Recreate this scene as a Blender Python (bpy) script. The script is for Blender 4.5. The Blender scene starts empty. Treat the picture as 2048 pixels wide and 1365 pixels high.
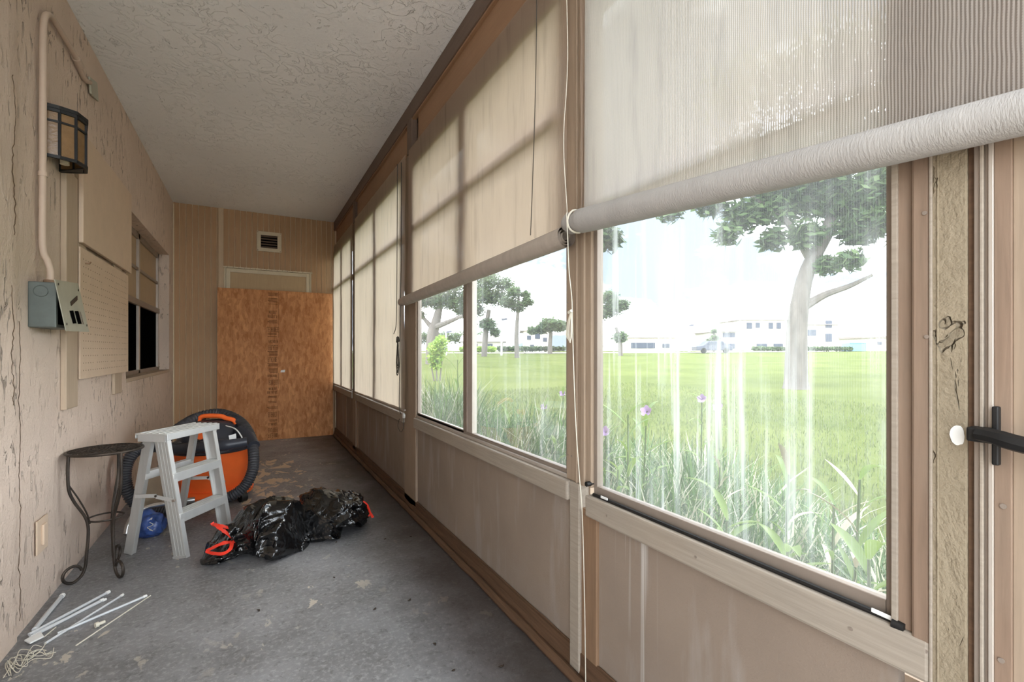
import bpy, bmesh, math, random
import numpy as np
from mathutils import Vector, noise as mn
random.seed(7)
SC = bpy.context.scene
COL = SC.collection

# ------------------------------------------------------------------ camera
F = 940.0; V0 = 703.0; CH = 1.04
SN = 521 / math.hypot(521, 940); CS = 940 / math.hypot(521, 940)
cam_d = bpy.data.cameras.new('camera'); cam = bpy.data.objects.new('camera', cam_d); COL.objects.link(cam)
cam_d.sensor_width = 36.0; cam_d.lens = F / 2048 * 36.0
cam_d.shift_y = (V0 - 682.5) / 2048; cam_d.clip_start = 0.05; cam_d.clip_end = 600
cam.location = (0, 0, CH); cam.rotation_euler = (math.pi / 2, 0, -math.atan2(521, 940))
SC.camera = cam

# ------------------------------------------------------------------ sky, light, exposure
SKY = 4.3
SUN = 0.8
SC.view_settings.view_transform = 'Standard'; SC.view_settings.look = 'None'
SC.view_settings.gamma = 1.0; SC.view_settings.use_curve_mapping = False
SC.view_settings.exposure = 1.42
W = bpy.data.worlds.new('overcast_sky'); SC.world = W; W.use_nodes = True
wn = W.node_tree.nodes; wl = W.node_tree.links; wn.clear()
w_tc = wn.new('ShaderNodeTexCoord'); w_map = wn.new('ShaderNodeMapping'); w_map.inputs['Scale'].default_value = (1, 1, 2.4)
w_no = wn.new('ShaderNodeTexNoise'); w_no.inputs['Scale'].default_value = 2.2; w_no.inputs['Detail'].default_value = 7; w_no.inputs['Roughness'].default_value = .55
w_r = wn.new('ShaderNodeValToRGB')
w_r.color_ramp.elements[0].position = .44; w_r.color_ramp.elements[0].color = (.076, .094, .118, 1)
w_r.color_ramp.elements[1].position = .58; w_r.color_ramp.elements[1].color = (.90, .955, 1.0, 1)
w_bg = wn.new('ShaderNodeBackground'); w_bg.inputs['Strength'].default_value = SKY
w_out = wn.new('ShaderNodeOutputWorld')
wl.new(w_tc.outputs['Generated'], w_map.inputs['Vector']); wl.new(w_map.outputs['Vector'], w_no.inputs['Vector'])
wl.new(w_no.outputs['Fac'], w_r.inputs['Fac']); wl.new(w_r.outputs['Color'], w_bg.inputs['Color']); wl.new(w_bg.outputs['Background'], w_out.inputs['Surface'])
sun_d = bpy.data.lights.new('sun', 'SUN'); sun = bpy.data.objects.new('sun', sun_d); COL.objects.link(sun)
sun_d.energy = SUN; sun_d.angle = math.radians(25); sun_d.color = (1, .96, .9)
sun.rotation_euler = Vector((.86, .30, .95)).to_track_quat('Z', 'Y').to_euler()

# ------------------------------------------------------------------ pixel helpers (photo is 2048 x 1365)
def ray(u, v):
    a = (u - 1024) / F
    return Vector((SN + CS * a, CS - SN * a, (V0 - v) / F))
def at(u, v, depth): return Vector((0, 0, CH)) + ray(u, v) * depth
def onx(u, v, X): r = ray(u, v); return Vector((0, 0, CH)) + r * (X / r.x)
def ony(u, v, Y): r = ray(u, v); return Vector((0, 0, CH)) + r * (Y / r.y)
def onz(u, v, Z): r = ray(u, v); return Vector((0, 0, CH)) + r * ((Z - CH) / r.z)

# ------------------------------------------------------------------ mesh helpers
class MB:
    def __init__(s): s.v = []; s.f = []; s.c = []
    def add(s, vs, fs):
        n = len(s.v); s.v += [tuple(p) for p in vs]; s.f += [tuple(i + n for i in f) for f in fs]; return s
    def box(s, x0, x1, y0, y1, z0, z1):
        x0, x1 = min(x0, x1), max(x0, x1); y0, y1 = min(y0, y1), max(y0, y1); z0, z1 = min(z0, z1), max(z0, z1)
        return s.add([(x0,y0,z0),(x1,y0,z0),(x1,y1,z0),(x0,y1,z0),(x0,y0,z1),(x1,y0,z1),(x1,y1,z1),(x0,y1,z1)],
                     [(3,2,1,0),(4,5,6,7),(0,1,5,4),(1,2,6,5),(2,3,7,6),(3,0,4,7)])
    def bar(s, p, q, w, h, side=(1, 0, 0)):
        p, q = Vector(p), Vector(q); d = (q - p).normalized(); a = Vector(side); a = (a - d * a.dot(d)).normalized(); b = d.cross(a)
        a *= w / 2; b *= h / 2
        return s.add([p-a-b, p+a-b, p+a+b, p-a+b, q-a-b, q+a-b, q+a+b, q-a+b],
                     [(3,2,1,0),(4,5,6,7),(0,1,5,4),(1,2,6,5),(2,3,7,6),(3,0,4,7)])
    def prism(s, poly, vec):
        n = len(poly); vec = Vector(vec); P = [Vector(p) for p in poly]
        fs = [tuple(reversed(range(n))), tuple(range(n, 2 * n))] + [(i, (i+1) % n, n + (i+1) % n, n + i) for i in range(n)]
        return s.add(P + [p + vec for p in P], fs)
    def tube(s, pts, r, n=8, caps=True):
        P = [Vector(p) for p in pts]; m = len(P); R = r if hasattr(r, '__len__') else [r] * m
        t0 = (P[1] - P[0]).normalized(); a = t0.orthogonal().normalized(); vs = []
        for i in range(m):
            t = (P[min(i+1, m-1)] - P[max(i-1, 0)]).normalized()
            a = (a - t * a.dot(t)).normalized(); b = t.cross(a)
            vs += [P[i] + (a * math.cos(k * 2 * math.pi / n) + b * math.sin(k * 2 * math.pi / n)) * R[i] for k in range(n)]
        fs = [(i*n+k, i*n+(k+1) % n, (i+1)*n+(k+1) % n, (i+1)*n+k) for i in range(m-1) for k in range(n)]
        if caps: fs += [tuple(reversed(range(n))), tuple(range((m-1)*n, m*n))]
        return s.add(vs, fs)
    def lathe(s, prof, c, n=32):
        m = len(prof); vs = []
        for r, z in prof:
            vs += [(c[0] + r * math.cos(k*2*math.pi/n), c[1] + r * math.sin(k*2*math.pi/n), c[2] + z) for k in range(n)]
        fs = [(i*n+k, i*n+(k+1) % n, (i+1)*n+(k+1) % n, (i+1)*n+k) for i in range(m-1) for k in range(n)]
        fs += [tuple(reversed(range(n))), tuple(range((m-1)*n, m*n))]
        return s.add(vs, fs)
    def disc(s, c, r, nrm, th=.002, n=14):
        c = Vector(c); nrm = Vector(nrm).normalized()
        return s.tube([c, c + nrm * th], r, n)
    def grid(s, fn, nu, nv):
        vs = [fn(i / nu, j / nv) for j in range(nv + 1) for i in range(nu + 1)]; w = nu + 1
        return s.add(vs, [(j*w+i, j*w+i+1, (j+1)*w+i+1, (j+1)*w+i) for j in range(nv) for i in range(nu)])

OFF = {}
def obj(name, mb, m, parent=None, smooth=False, bevel=0, kind=None, angle=40):
    me = bpy.data.meshes.new(name); off = OFF.get(parent.name, Vector()) if parent else Vector()
    me.from_pydata([(p[0]-off[0], p[1]-off[1], p[2]-off[2]) for p in mb.v], [], mb.f)
    if mb.c:
        ca = me.color_attributes.new('tint', 'FLOAT_COLOR', 'POINT')
        ca.data.foreach_set('color', np.array(mb.c, dtype=np.float32).ravel())
    me.update()
    if smooth:
        me.polygons.foreach_set('use_smooth', [True] * len(me.polygons)); me.set_sharp_from_angle(angle=math.radians(angle))
    me.materials.append(m)
    o = bpy.data.objects.new(name, me); COL.objects.link(o)
    if parent: o.parent = parent
    OFF[o.name] = off
    if bevel:
        b = o.modifiers.new('bevel', 'BEVEL'); b.width = bevel; b.segments = 2; b.limit_method = 'ANGLE'
    if kind: o['kind'] = kind
    return o
def tag(o, label, cat, group=None):
    o['label'] = label; o['category'] = cat
    if group: o['group'] = group
    return o
def thing(name, label, cat, loc=(0, 0, 0), group=None):
    o = bpy.data.objects.new(name, None); COL.objects.link(o); o.location = loc; o.empty_display_size = .1
    OFF[o.name] = Vector(loc); return tag(o, label, cat, group)
def struct(name, mb, m, parent=None, **k):
    return obj(name, mb, m, parent, kind=None if parent else 'structure', **k)
def sroot(name, loc=(0, 0, 0)):
    o = bpy.data.objects.new(name, None); COL.objects.link(o); o['kind'] = 'structure'; o.location = loc; OFF[o.name] = Vector(loc); return o
B = lambda *a: MB().box(*a)
def smooth_path(pts, n):
    P = [Vector(p) for p in pts]; P = [P[0]*2-P[1]] + P + [P[-1]*2-P[-2]]; out = []; segs = len(P) - 3
    for k in range(n + 1):
        t = k / n * segs; i = min(int(t), segs - 1); u = t - i; a, b, c, d = P[i:i+4]
        out.append(.5 * ((2*b) + (c-a)*u + (2*a-5*b+4*c-d)*u*u + (3*b-a-3*c+d)*u**3))
    return out

# ------------------------------------------------------------------ materials
class NT:
    def __init__(s, name):
        s.m = bpy.data.materials.new(name); s.m.use_nodes = True; s.t = s.m.node_tree; s.t.nodes.clear()
        s.out = s.n('ShaderNodeOutputMaterial'); s.tc = s.n('ShaderNodeTexCoord')
    def n(s, k, **kw):
        x = s.t.nodes.new(k)
        for a, b in kw.items(): setattr(x, a, b)
        return x
    def l(s, a, b): s.t.links.new(a, b)
    def val(s, v, sock):
        if hasattr(v, 'links') or hasattr(v, 'is_linked'): s.l(v, sock)
        else: sock.default_value = v
    def co(s, scale=(1, 1, 1), rot=(0, 0, 0)):
        m = s.n('ShaderNodeMapping'); m.inputs['Scale'].default_value = scale; m.inputs['Rotation'].default_value = rot
        s.l(s.tc.outputs['Object'], m.inputs['Vector']); return m.outputs['Vector']
    def noise(s, scale, detail=4, rough=.5, stretch=(1, 1, 1), dist=0, rot=(0, 0, 0)):
        x = s.n('ShaderNodeTexNoise'); x.inputs['Scale'].default_value = scale; x.inputs['Detail'].default_value = detail
        x.inputs['Roughness'].default_value = rough; x.inputs['Distortion'].default_value = dist
        s.l(s.co(stretch, rot), x.inputs['Vector']); return x.outputs['Fac']
    def ramp(s, fac, a, b, ca=(0, 0, 0, 1), cb=(1, 1, 1, 1)):
        r = s.n('ShaderNodeValToRGB'); e = r.color_ramp.elements; e[0].position = a; e[1].position = b; e[0].color = ca; e[1].color = cb
        s.l(fac, r.inputs['Fac']); return r.outputs['Color']
    def mix(s, fac, a, b, blend='MIX'):
        x = s.n('ShaderNodeMix', data_type='RGBA', blend_type=blend)
        s.val(fac, x.inputs['Factor'])
        for v, i in ((a, 6), (b, 7)):
            if isinstance(v, (tuple, list)): x.inputs[i].default_value = (*v[:3], 1)
            else: s.l(v, x.inputs[i])
        return x.outputs[2]
    def math(s, op, a, b=0.0, clamp=False):
        x = s.n('ShaderNodeMath', operation=op, use_clamp=clamp); s.val(a, x.inputs[0]); s.val(b, x.inputs[1]); return x.outputs[0]
    def sep(s):
        x = s.n('ShaderNodeSeparateXYZ'); s.l(s.tc.outputs['Object'], x.inputs[0]); return x.outputs
    def bump(s, h, strength=.3, dist=.01, normal=None):
        x = s.n('ShaderNodeBump'); x.inputs['Strength'].default_value = strength; x.inputs['Distance'].default_value = dist
        s.l(h, x.inputs['Height'])
        if normal: s.l(normal, x.inputs['Normal'])
        return x.outputs['Normal']
    def pbr(s, col, rough=.6, metal=0, normal=None, spec=.4, **kw):
        p = s.n('ShaderNodeBsdfPrincipled')
        if isinstance(col, (tuple, list)): p.inputs['Base Color'].default_value = (*col[:3], 1)
        else: s.l(col, p.inputs['Base Color'])
        s.val(rough, p.inputs['Roughness']); s.val(metal, p.inputs['Metallic']); p.inputs['Specular IOR Level'].default_value = spec
        if normal: s.l(normal, p.inputs['Normal'])
        for k, v in kw.items(): p.inputs[k.replace('_', ' ')].default_value = v
        s.l(p.outputs[0], s.out.inputs['Surface']); return p
def rgb(r, g, b):
    f = lambda c: (c/255/12.92) if c/255 <= .04045 else ((c/255+.055)/1.055)**2.4
    return (f(r), f(g), f(b))
def sc_(c, k): return tuple(min(1, x*k) for x in c)
def simple(name, c, rough=.5, metal=0, var=.15, scale=12, bump=.1, bscale=60, stretch=(1, 1, 1), spec=.4, c2=None):
    t = NT(name); nz = t.noise(scale, 5, .6, stretch)
    col = t.mix(t.ramp(nz, .3, .7), sc_(c, 1 - var), c2 or sc_(c, 1 + var))
    nr = t.bump(t.noise(bscale, 4, .6, stretch), bump, .004) if bump else None
    t.pbr(col, rough, metal, nr, spec); return t.m

M = {}
WOODSTR = (6, 6, .35)
# stucco wall: trowelled plaster with pits and dashes
def stucco(name, c, pits=.62, pit_shading=.5):
    t = NT(name)
    big = t.noise(1.6, 4, .6); col = t.mix(t.ramp(big, .3, .7), sc_(c, .92), sc_(c, 1.06))
    dash = t.noise(26, 3, .55, (1, 1.3, .42), .8); mask = t.ramp(t.noise(3.2, 3, .6), .42, .62)
    pit = t.math('MULTIPLY', t.ramp(dash, pits, pits + .035), mask)
    grain = t.noise(90, 5, .6); mid = t.noise(9, 5, .6, (1, 1, .6), .6)
    h = t.math('SUBTRACT', t.math('ADD', t.math('MULTIPLY', grain, .25), t.math('MULTIPLY', mid, .9)), t.math('MULTIPLY', pit, 1.3))
    col = t.mix(t.math('MULTIPLY', pit, pit_shading), col, sc_(c, .42))  # depth shading of the pits painted into the colour
    t.pbr(col, .85, 0, t.bump(h, .9, .018), .2); return t.m
M['stucco'] = stucco('tan_stucco', rgb(216, 196, 180), .595, .75)
M['stucco_strip'] = stucco('worn_stucco_strip', rgb(150, 137, 116), .64, .35)
# ceiling: grey white skip trowel
t = NT('grey_white_ceiling'); c = rgb(236, 235, 234)
a = t.noise(10, 4, .55, (1, 1, 1), 1.2); ridg = t.ramp(a, .5, .53); a2 = t.noise(21, 3, .5, (1, .7, 1), 1.5); pit = t.ramp(a2, .66, .69)
msk = t.ramp(t.noise(2.2, 3, .6), .4, .6)
h = t.math('ADD', t.math('MULTIPLY', t.math('MULTIPLY', ridg, msk), .5), t.math('SUBTRACT', t.math('MULTIPLY', t.noise(60, 4), .25), t.math('MULTIPLY', pit, .7)))
t.pbr(t.mix(t.ramp(t.noise(1.1, 3), .3, .7), sc_(c, .93), sc_(c, 1.04)), .8, 0, t.bump(h, .85, .013), .25); M['ceiling'] = t.m
# floor: worn grey painted concrete
t = NT('worn_grey_concrete'); sx = t.sep()
base = t.mix(t.ramp(t.noise(2.3, 6, .65), .3, .7), rgb(104, 103, 103), rgb(146, 146, 149))
base = t.mix(t.math('MULTIPLY', t.ramp(t.noise(55, 5, .7), .5, .66), .5), base, rgb(176, 175, 175))
base = t.mix(t.math('MULTIPLY', t.ramp(t.noise(30, 5, .75, (1, 1, 1), .5), .56, .62), .4), base, rgb(74, 72, 70))
fl = t.math('MULTIPLY', t.ramp(t.noise(8.5, 6, .62, (1.3, .8, 1), .4), .615, .63), t.ramp(t.noise(1.25, 2, .5), .44, .56))
base = t.mix(t.math('MULTIPLY', fl, .8), base, rgb(196, 186, 172))
# flaked patch beyond the rubbish bags
dx = t.math('DIVIDE', t.math('SUBTRACT', sx['X'], .12), .26); dy = t.math('DIVIDE', t.math('SUBTRACT', sx['Y'], 4.35), .85)
rr = t.math('ADD', t.math('MULTIPLY', dx, dx), t.math('MULTIPLY', dy, dy))
pz = t.math('SUBTRACT', t.noise(7.5, 6, .62, (1.2, .75, 1), .5), t.math('MULTIPLY', rr, .09))
base = t.mix(t.math('MULTIPLY', t.ramp(pz, .50, .515), .9), base, rgb(206, 182, 154))
# brown dirt and the knee wall's shadow, both painted along the window wall
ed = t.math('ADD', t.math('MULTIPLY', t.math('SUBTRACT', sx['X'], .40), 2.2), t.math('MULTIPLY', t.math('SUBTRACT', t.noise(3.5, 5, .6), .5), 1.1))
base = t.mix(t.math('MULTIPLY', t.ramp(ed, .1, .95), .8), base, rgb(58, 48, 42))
h = t.math('ADD', t.math('MULTIPLY', t.noise(70, 5, .65), .5), t.math('MULTIPLY', t.ramp(pz, .5, .515), -.6))
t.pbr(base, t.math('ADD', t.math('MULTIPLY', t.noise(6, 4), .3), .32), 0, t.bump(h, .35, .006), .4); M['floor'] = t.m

def wood(name, c, var=.2, rough=.6, stretch=(7, 7, .4), bump=.15, stain=None):
    t = NT(name); g = t.noise(14, 5, .6, stretch, .3); col = t.mix(t.ramp(g, .3, .7), sc_(c, 1-var), sc_(c, 1+var))
    blot = t.ramp(t.noise(2.5, 4, .6), .45, .75); col = t.mix(t.math('MULTIPLY', blot, .35), col, stain or sc_(c, .7))
    t.pbr(col, rough, 0, t.bump(g, bump, .004), .3); return t.m
M['plank'] = wood('tan_panelling', rgb(178, 142, 104), .08, .5, stain=rgb(150, 116, 82))
M['groove'] = simple('cream_groove', rgb(232, 212, 178), .7, var=.08)
M['trim_tan'] = wood('tan_painted_trim', rgb(202, 178, 148), .08)
M['cream'] = simple('cream_painted_frame', rgb(208, 194, 166), .5, var=.06, bump=.05)
M['doorpanel'] = wood('tan_door_panel', rgb(188, 162, 126), .06)
M['beam'] = wood('dark_brown_beam', rgb(110, 92, 80), .1, stretch=(7, .4, 7))
M['fascia'] = wood('brown_fascia_board', rgb(154, 120, 92), .08, stretch=(7, .4, 7))
M['post'] = wood('weathered_tan_post', rgb(158, 139, 120), .1, stain=rgb(134, 116, 98))
M['sill'] = wood('weathered_grey_tan_sill', rgb(158, 147, 134), .12, stretch=(9, .5, 12), stain=rgb(160, 142, 122))
M['brownwood'] = wood('brown_wood_stud', rgb(140, 112, 88), .15)
M['barewood'] = wood('bare_pinkish_wood', rgb(136, 114, 97), .14, stain=rgb(148, 137, 122))
M['base'] = wood('brown_base_rail', rgb(100, 76, 58), .25, stretch=(7, .4, 7), stain=rgb(60, 44, 32))
M['batten'] = wood('tan_painted_batten', rgb(186, 166, 144), .08)
M['panelpaint'] = simple('smooth_tan_paint', rgb(212, 188, 164), .7, var=.04, bump=.15, bscale=140)
M['alu'] = simple('taupe_window_frame', rgb(146, 133, 122), .45, .25, var=.06, bump=.04)
M['alu_light'] = simple('pale_metal_track', rgb(188, 178, 168), .4, .3, var=.06, bump=.04)
M['black'] = simple('black_rubber', rgb(26, 25, 25), .5, var=.2, bump=.05)
M['iron'] = simple('black_wrought_iron', rgb(52, 48, 45), .45, .6, var=.3, bump=.3, bscale=120, c2=rgb(78, 68, 60))
M['white'] = simple('white_plastic', rgb(235, 235, 232), .4, var=.03, bump=0)
M['dark'] = simple('dark_interior', (.004, .004, .004), .9, var=.1, bump=0, spec=0)
M['crack'] = simple('crack_shadow_grime', rgb(96, 78, 62), .95, var=.2, bump=0, spec=.05)
# knee wall panel: sprayed board with drip stains
t = NT('stained_knee_panel'); sx = t.sep(); c = rgb(146, 130, 116)
col = t.mix(t.ramp(t.noise(2.2, 5, .6), .3, .7), sc_(c, .86), sc_(c, 1.08))
col = t.mix(t.math('MULTIPLY', t.ramp(t.noise(3.2, 4, .6, (1, 3.2, .5)), .52, .72), .5), col, rgb(176, 168, 162))
dr = t.math('MULTIPLY', t.ramp(t.noise(30, 2, .5, (.01, 1, .02)), .52, .58), t.ramp(t.math('ABSOLUTE', t.math('SUBTRACT', sx['Y'], .965)), .04, .085, (1, 1, 1, 1), (0, 0, 0, 1)))
col = t.mix(t.math('MULTIPLY', dr, .55), col, rgb(220, 216, 210))
lo = t.math('ADD', t.math('MULTIPLY', sx['Z'], 4), t.math('MULTIPLY', t.math('SUBTRACT', t.noise(6, 5, .7), .5), 1.6))
col = t.mix(t.math('MULTIPLY', t.ramp(lo, .1, .9, (1, 1, 1, 1), (0, 0, 0, 1)), .35), col, rgb(150, 140, 134))
t.pbr(col, .8, 0, t.bump(t.noise(150, 4, .7), .35, .004), .25); M['knee'] = t.m
# OSB
t = NT('orange_strand_board')
def strands(sc, st, rz):
    v = t.n('ShaderNodeTexVoronoi', feature='F1'); v.inputs['Scale'].default_value = sc; v.inputs['Randomness'].default_value = 1
    t.l(t.co(st, (0, rz, 0)), v.inputs['Vector']); s2 = t.n('ShaderNodeSeparateColor'); t.l(v.outputs['Color'], s2.inputs[0]); return s2.outputs[0]
a = strands(26, (1.5, 1, .5), .3); b = strands(26, (1.4, 1, .45), -.45); k = strands(40, (.9, 1, .4), 1.1)
m1 = t.mix(.5, a, b); m2 = t.mix(.4, m1, k); fine = t.noise(40, 4, .6, (2.5, 1, .5), .6)
v = t.math('ADD', t.math('MULTIPLY', t.math('SUBTRACT', fine, .5), .5), m2)
col = t.mix(t.ramp(v, .15, .9), rgb(174, 112, 64), rgb(220, 158, 104))
col = t.mix(t.math('MULTIPLY', t.ramp(t.noise(1.6, 3), .4, .7), .35), col, rgb(150, 92, 46))
t.pbr(col, .6, 0, t.bump(m2, .12, .003), .35); M['osb'] = t.m
M['ink'] = simple('dark_brown_stamp_ink', rgb(92, 56, 30), .8, var=.3, scale=60, bump=0)
# aluminium, vacuum, bags
M['ladder'] = simple('brushed_aluminium', rgb(222, 222, 220), .42, .55, var=.06, bump=.08, bscale=50, stretch=(1, 1, .2))
M['ladder_rail'] = simple('dull_aluminium_rail', rgb(192, 191, 188), .45, .5, var=.06, bump=.08, bscale=50, stretch=(3, 3, .2))
M['chrome'] = simple('brushed_steel_tube', rgb(200, 200, 200), .25, .9, var=.08, bump=0)
M['orange'] = simple('orange_plastic', rgb(250, 112, 50), .42, var=.05, bump=.03)
M['charcoal'] = simple('charcoal_plastic', rgb(52, 54, 62), .38, var=.1, bump=.05)
M['hose'] = simple('black_ribbed_hose', rgb(58, 58, 62), .5, var=.15, bump=.05)
M['blue'] = simple('blue_plastic_wrap', rgb(44, 66, 120), .3, var=.3, scale=20, bump=.5, bscale=30, c2=rgb(70, 96, 160))
M['card'] = simple('brown_cardboard', rgb(150, 132, 110), .9, var=.08)
t = NT('black_bin_liner'); n1 = t.bump(t.noise(9, 2, .5, (1, 1, 1), 2.0), .45, .03); n2 = t.bump(t.noise(30, 2, .4, (1, 1.6, .7), 1.4), .12, .01, n1)
t.pbr((.004, .004, .0045), .13, 0, n2, .75); M['bag'] = t.m
M['red'] = simple('red_drawstring', rgb(236, 62, 44), .4, var=.08, bump=.3, bscale=80)
M['clear'] = simple('clear_grey_plastic_rod', rgb(214, 216, 218), .15, .1, var=.05, bump=0, spec=.7)
M['string'] = simple('off_white_string', rgb(212, 206, 190), .8, var=.1, bump=0)
M['cord_dark'] = simple('dark_grey_cord', rgb(74, 68, 62), .8, var=.1, bump=0)
M['pipe'] = simple('tan_painted_pipe', rgb(196, 174, 156), .6, var=.05, bump=.1)
M['box'] = simple('grey_green_box_steel', rgb(98, 104, 100), .5, .35, var=.14, bump=.12)
M['cover'] = simple('pale_grey_cover_steel', rgb(176, 174, 158), .5, .25, var=.1, bump=.1)
M['amber'] = simple('amber_seeded_glass', rgb(132, 102, 68), .25, var=.14, scale=25, bump=.3, bscale=60, spec=.6)
M['leafbit'] = simple('dry_leaf', rgb(58, 46, 36), .8, var=.3, bump=0)
# indoor window glass with blind behind
M['blind'] = simple('tan_roller_blind', rgb(176, 154, 126), .6, var=.05, bump=.05)
t = NT('dark_window_glass'); t.pbr((.002, .002, .002), .9, 0, None, 0.0); M['darkglass'] = t.m
# dirty window glass: clear pane, wiped dust and rain streaks that scatter light
def glass(name, base, streak, screen=False):
    t = NT(name); sx = t.sep()
    s1 = t.ramp(t.noise(34, 3, .6, (.01, 1, .035)), .5, .78); m1 = t.ramp(t.noise(2.4, 4, .6, (.01, 1, .8)), .36, .62)
    s2 = t.ramp(t.noise(9, 4, .6, (.01, 1, .5)), .35, .8)
    f = t.math('ADD', t.math('MULTIPLY', t.math('MULTIPLY', s1, m1), streak), t.math('ADD', t.math('MULTIPLY', s2, base * .8), base * .5))
    if screen:
        w = t.math('SINE', t.math('MULTIPLY', sx['Y'], 2 * math.pi / .0042)); w = t.math('MULTIPLY', t.math('ADD', w, 1), .028)
        f = t.math('ADD', f, t.math('MULTIPLY', w, t.ramp(sx['Y'], .40, .62, (1, 1, 1, 1), (0, 0, 0, 1))))
    f = t.math('MINIMUM', f, .8)
    tr = t.n('ShaderNodeBsdfTransparent'); tr.inputs[0].default_value = (.965, .985, .98, 1)
    di = t.n('ShaderNodeBsdfDiffuse'); di.inputs[0].default_value = (.8, .82, .82, 1); tl = t.n('ShaderNodeBsdfTranslucent'); tl.inputs[0].default_value = (.92, .94, .95, 1)
    mx = t.n('ShaderNodeMixShader'); mx.inputs[0].default_value = .7; t.l(di.outputs[0], mx.inputs[1]); t.l(tl.outputs[0], mx.inputs[2])
    m2 = t.n('ShaderNodeMixShader'); t.l(f, m2.inputs[0]); t.l(tr.outputs[0], m2.inputs[1]); t.l(mx.outputs[0], m2.inputs[2])
    gl = t.n('ShaderNodeBsdfGlossy'); gl.inputs['Roughness'].default_value = .03; fr = t.n('ShaderNodeFresnel'); fr.inputs[0].default_value = 1.3
    m3 = t.n('ShaderNodeMixShader'); t.l(t.math('MULTIPLY', fr.outputs[0], .2), m3.inputs[0]); t.l(m2.outputs[0], m3.inputs[1]); t.l(gl.outputs[0], m3.inputs[2])
    t.l(m3.outputs[0], t.out.inputs['Surface']); return t.m
M['glass_big'] = glass('streaked_window_glass', .12, .62, True)
M['glass_far'] = glass('dusty_window_glass', .13, .22)
# woven sun shade: knitted threads, partly see-through
def shade(name, c, hole, tl=.62, period=.0046):
    t = NT(name); sx = t.sep()
    wy = t.math('SINE', t.math('ADD', t.math('MULTIPLY', sx['Y'], 2*math.pi/period), t.math('MULTIPLY', t.noise(14, 2), 5)))
    wz = t.math('SINE', t.math('ADD', t.math('MULTIPLY', sx['Z'], 2*math.pi/(period*.8)), t.math('MULTIPLY', sx['Y'], 400)))
    h = t.ramp(wy, .45, .9); h2 = t.ramp(wz, .0, .9)
    opn = t.math('MULTIPLY', t.math('MULTIPLY', h, t.math('ADD', t.math('MULTIPLY', h2, .6), .4)), hole)
    st = t.ramp(t.noise(3.5, 5, .65, (1, 1.8, .4)), .42, .75); fold_shading = t.ramp(t.noise(20, 3, .6, (1, 1, .12)), .55, .75)
    col = t.mix(t.math('MULTIPLY', st, .35), c, sc_(c, .72)); col = t.mix(t.math('MULTIPLY', fold_shading, .45), col, sc_(c, .5))  # second mix paints the fold shading as thin dark vertical streaks
    nr = t.bump(wy, .4, .002); col = t.mix(t.math('MULTIPLY', t.ramp(wy, .0, .8, (1, 1, 1, 1), (0, 0, 0, 1)), .2), col, sc_(c, .45))
    di = t.n('ShaderNodeBsdfDiffuse'); t.l(col, di.inputs[0]); t.l(nr, di.inputs['Normal']); tn = t.n('ShaderNodeBsdfTranslucent'); t.l(col, tn.inputs[0])
    mx = t.n('ShaderNodeMixShader'); mx.inputs[0].default_value = tl; t.l(di.outputs[0], mx.inputs[1]); t.l(tn.outputs[0], mx.inputs[2])
    tr = t.n('ShaderNodeBsdfTransparent'); m2 = t.n('ShaderNodeMixShader'); t.l(opn, m2.inputs[0]); t.l(mx.outputs[0], m2.inputs[1]); t.l(tr.outputs[0], m2.inputs[2])
    t.l(m2.outputs[0], t.out.inputs['Surface']); return t.m
M['shade_near'] = shade('grey_knitted_shade', rgb(188, 178, 169), .36, .48)
M['shade_mid'] = shade('cream_knitted_shade', rgb(194, 173, 154), .07, .5)
M['shade_far'] = shade('pale_cream_shade', rgb(212, 193, 173), .04, .52)
M['roll_near'] = simple('rolled_grey_fabric', rgb(170, 166, 162), .9, var=.06, bump=.5, bscale=170, stretch=(1, 2, .4))
M['roll_mid'] = simple('rolled_tan_fabric', rgb(176, 164, 152), .9, var=.08, bump=.4, bscale=170, stretch=(1, 2, .4))
# outdoors
def leafmat(name, rough=.5, tr=.35):
    t = NT(name); at_ = t.n('ShaderNodeAttribute', attribute_name='tint'); di = t.n('ShaderNodeBsdfPrincipled'); t.l(at_.outputs['Color'], di.inputs['Base Color'])
    di.inputs['Roughness'].default_value = rough; di.inputs['Specular IOR Level'].default_value = .25; tl = t.n('ShaderNodeBsdfTranslucent'); t.l(at_.outputs['Color'], tl.inputs[0])
    mx = t.n('ShaderNodeMixShader'); mx.inputs[0].default_value = tr; t.l(di.outputs[0], mx.inputs[1]); t.l(tl.outputs[0], mx.inputs[2]); t.l(mx.outputs[0], t.out.inputs['Surface']); return t.m
M['leaf'] = leafmat('leaf_tinted')
t = NT('mown_lawn'); col = t.mix(t.ramp(t.noise(.35, 5, .6), .35, .65), rgb(80, 92, 38), rgb(100, 108, 52))
col = t.mix(t.math('MULTIPLY', t.ramp(t.noise(14, 5, .7), .45, .7), .4), col, rgb(120, 124, 68))
t.pbr(col, .9, 0, t.bump(t.noise(30, 5, .7), .6, .04), .1); M['lawn'] = t.m
M['soil'] = simple('leaf_litter_soil', rgb(70, 78, 44), .95, var=.3, bump=.5, bscale=20)
M['road'] = simple('pale_concrete_path', rgb(200, 190, 176), .9, var=.05)
M['bark'] = simple('grey_bark', rgb(112, 104, 98), .9, var=.25, scale=5, bump=.6, bscale=8, stretch=(1, 1, .25))
M['housewall'] = simple('pale_render', rgb(214, 206, 198), .9, var=.04, bump=0)
M['roof'] = simple('grey_shingle_roof', rgb(150, 138, 134), .9, var=.1, bump=0)
M['window_dark'] = simple('far_window', rgb(70, 76, 92), .3, var=.05, bump=0)
M['bluebin'] = simple('pale_blue_paint', rgb(120, 160, 200), .6, var=.05, bump=0)
M['carpaint'] = simple('grey_car_paint', rgb(96, 98, 112), .3, .2, var=.05, bump=0)
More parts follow.
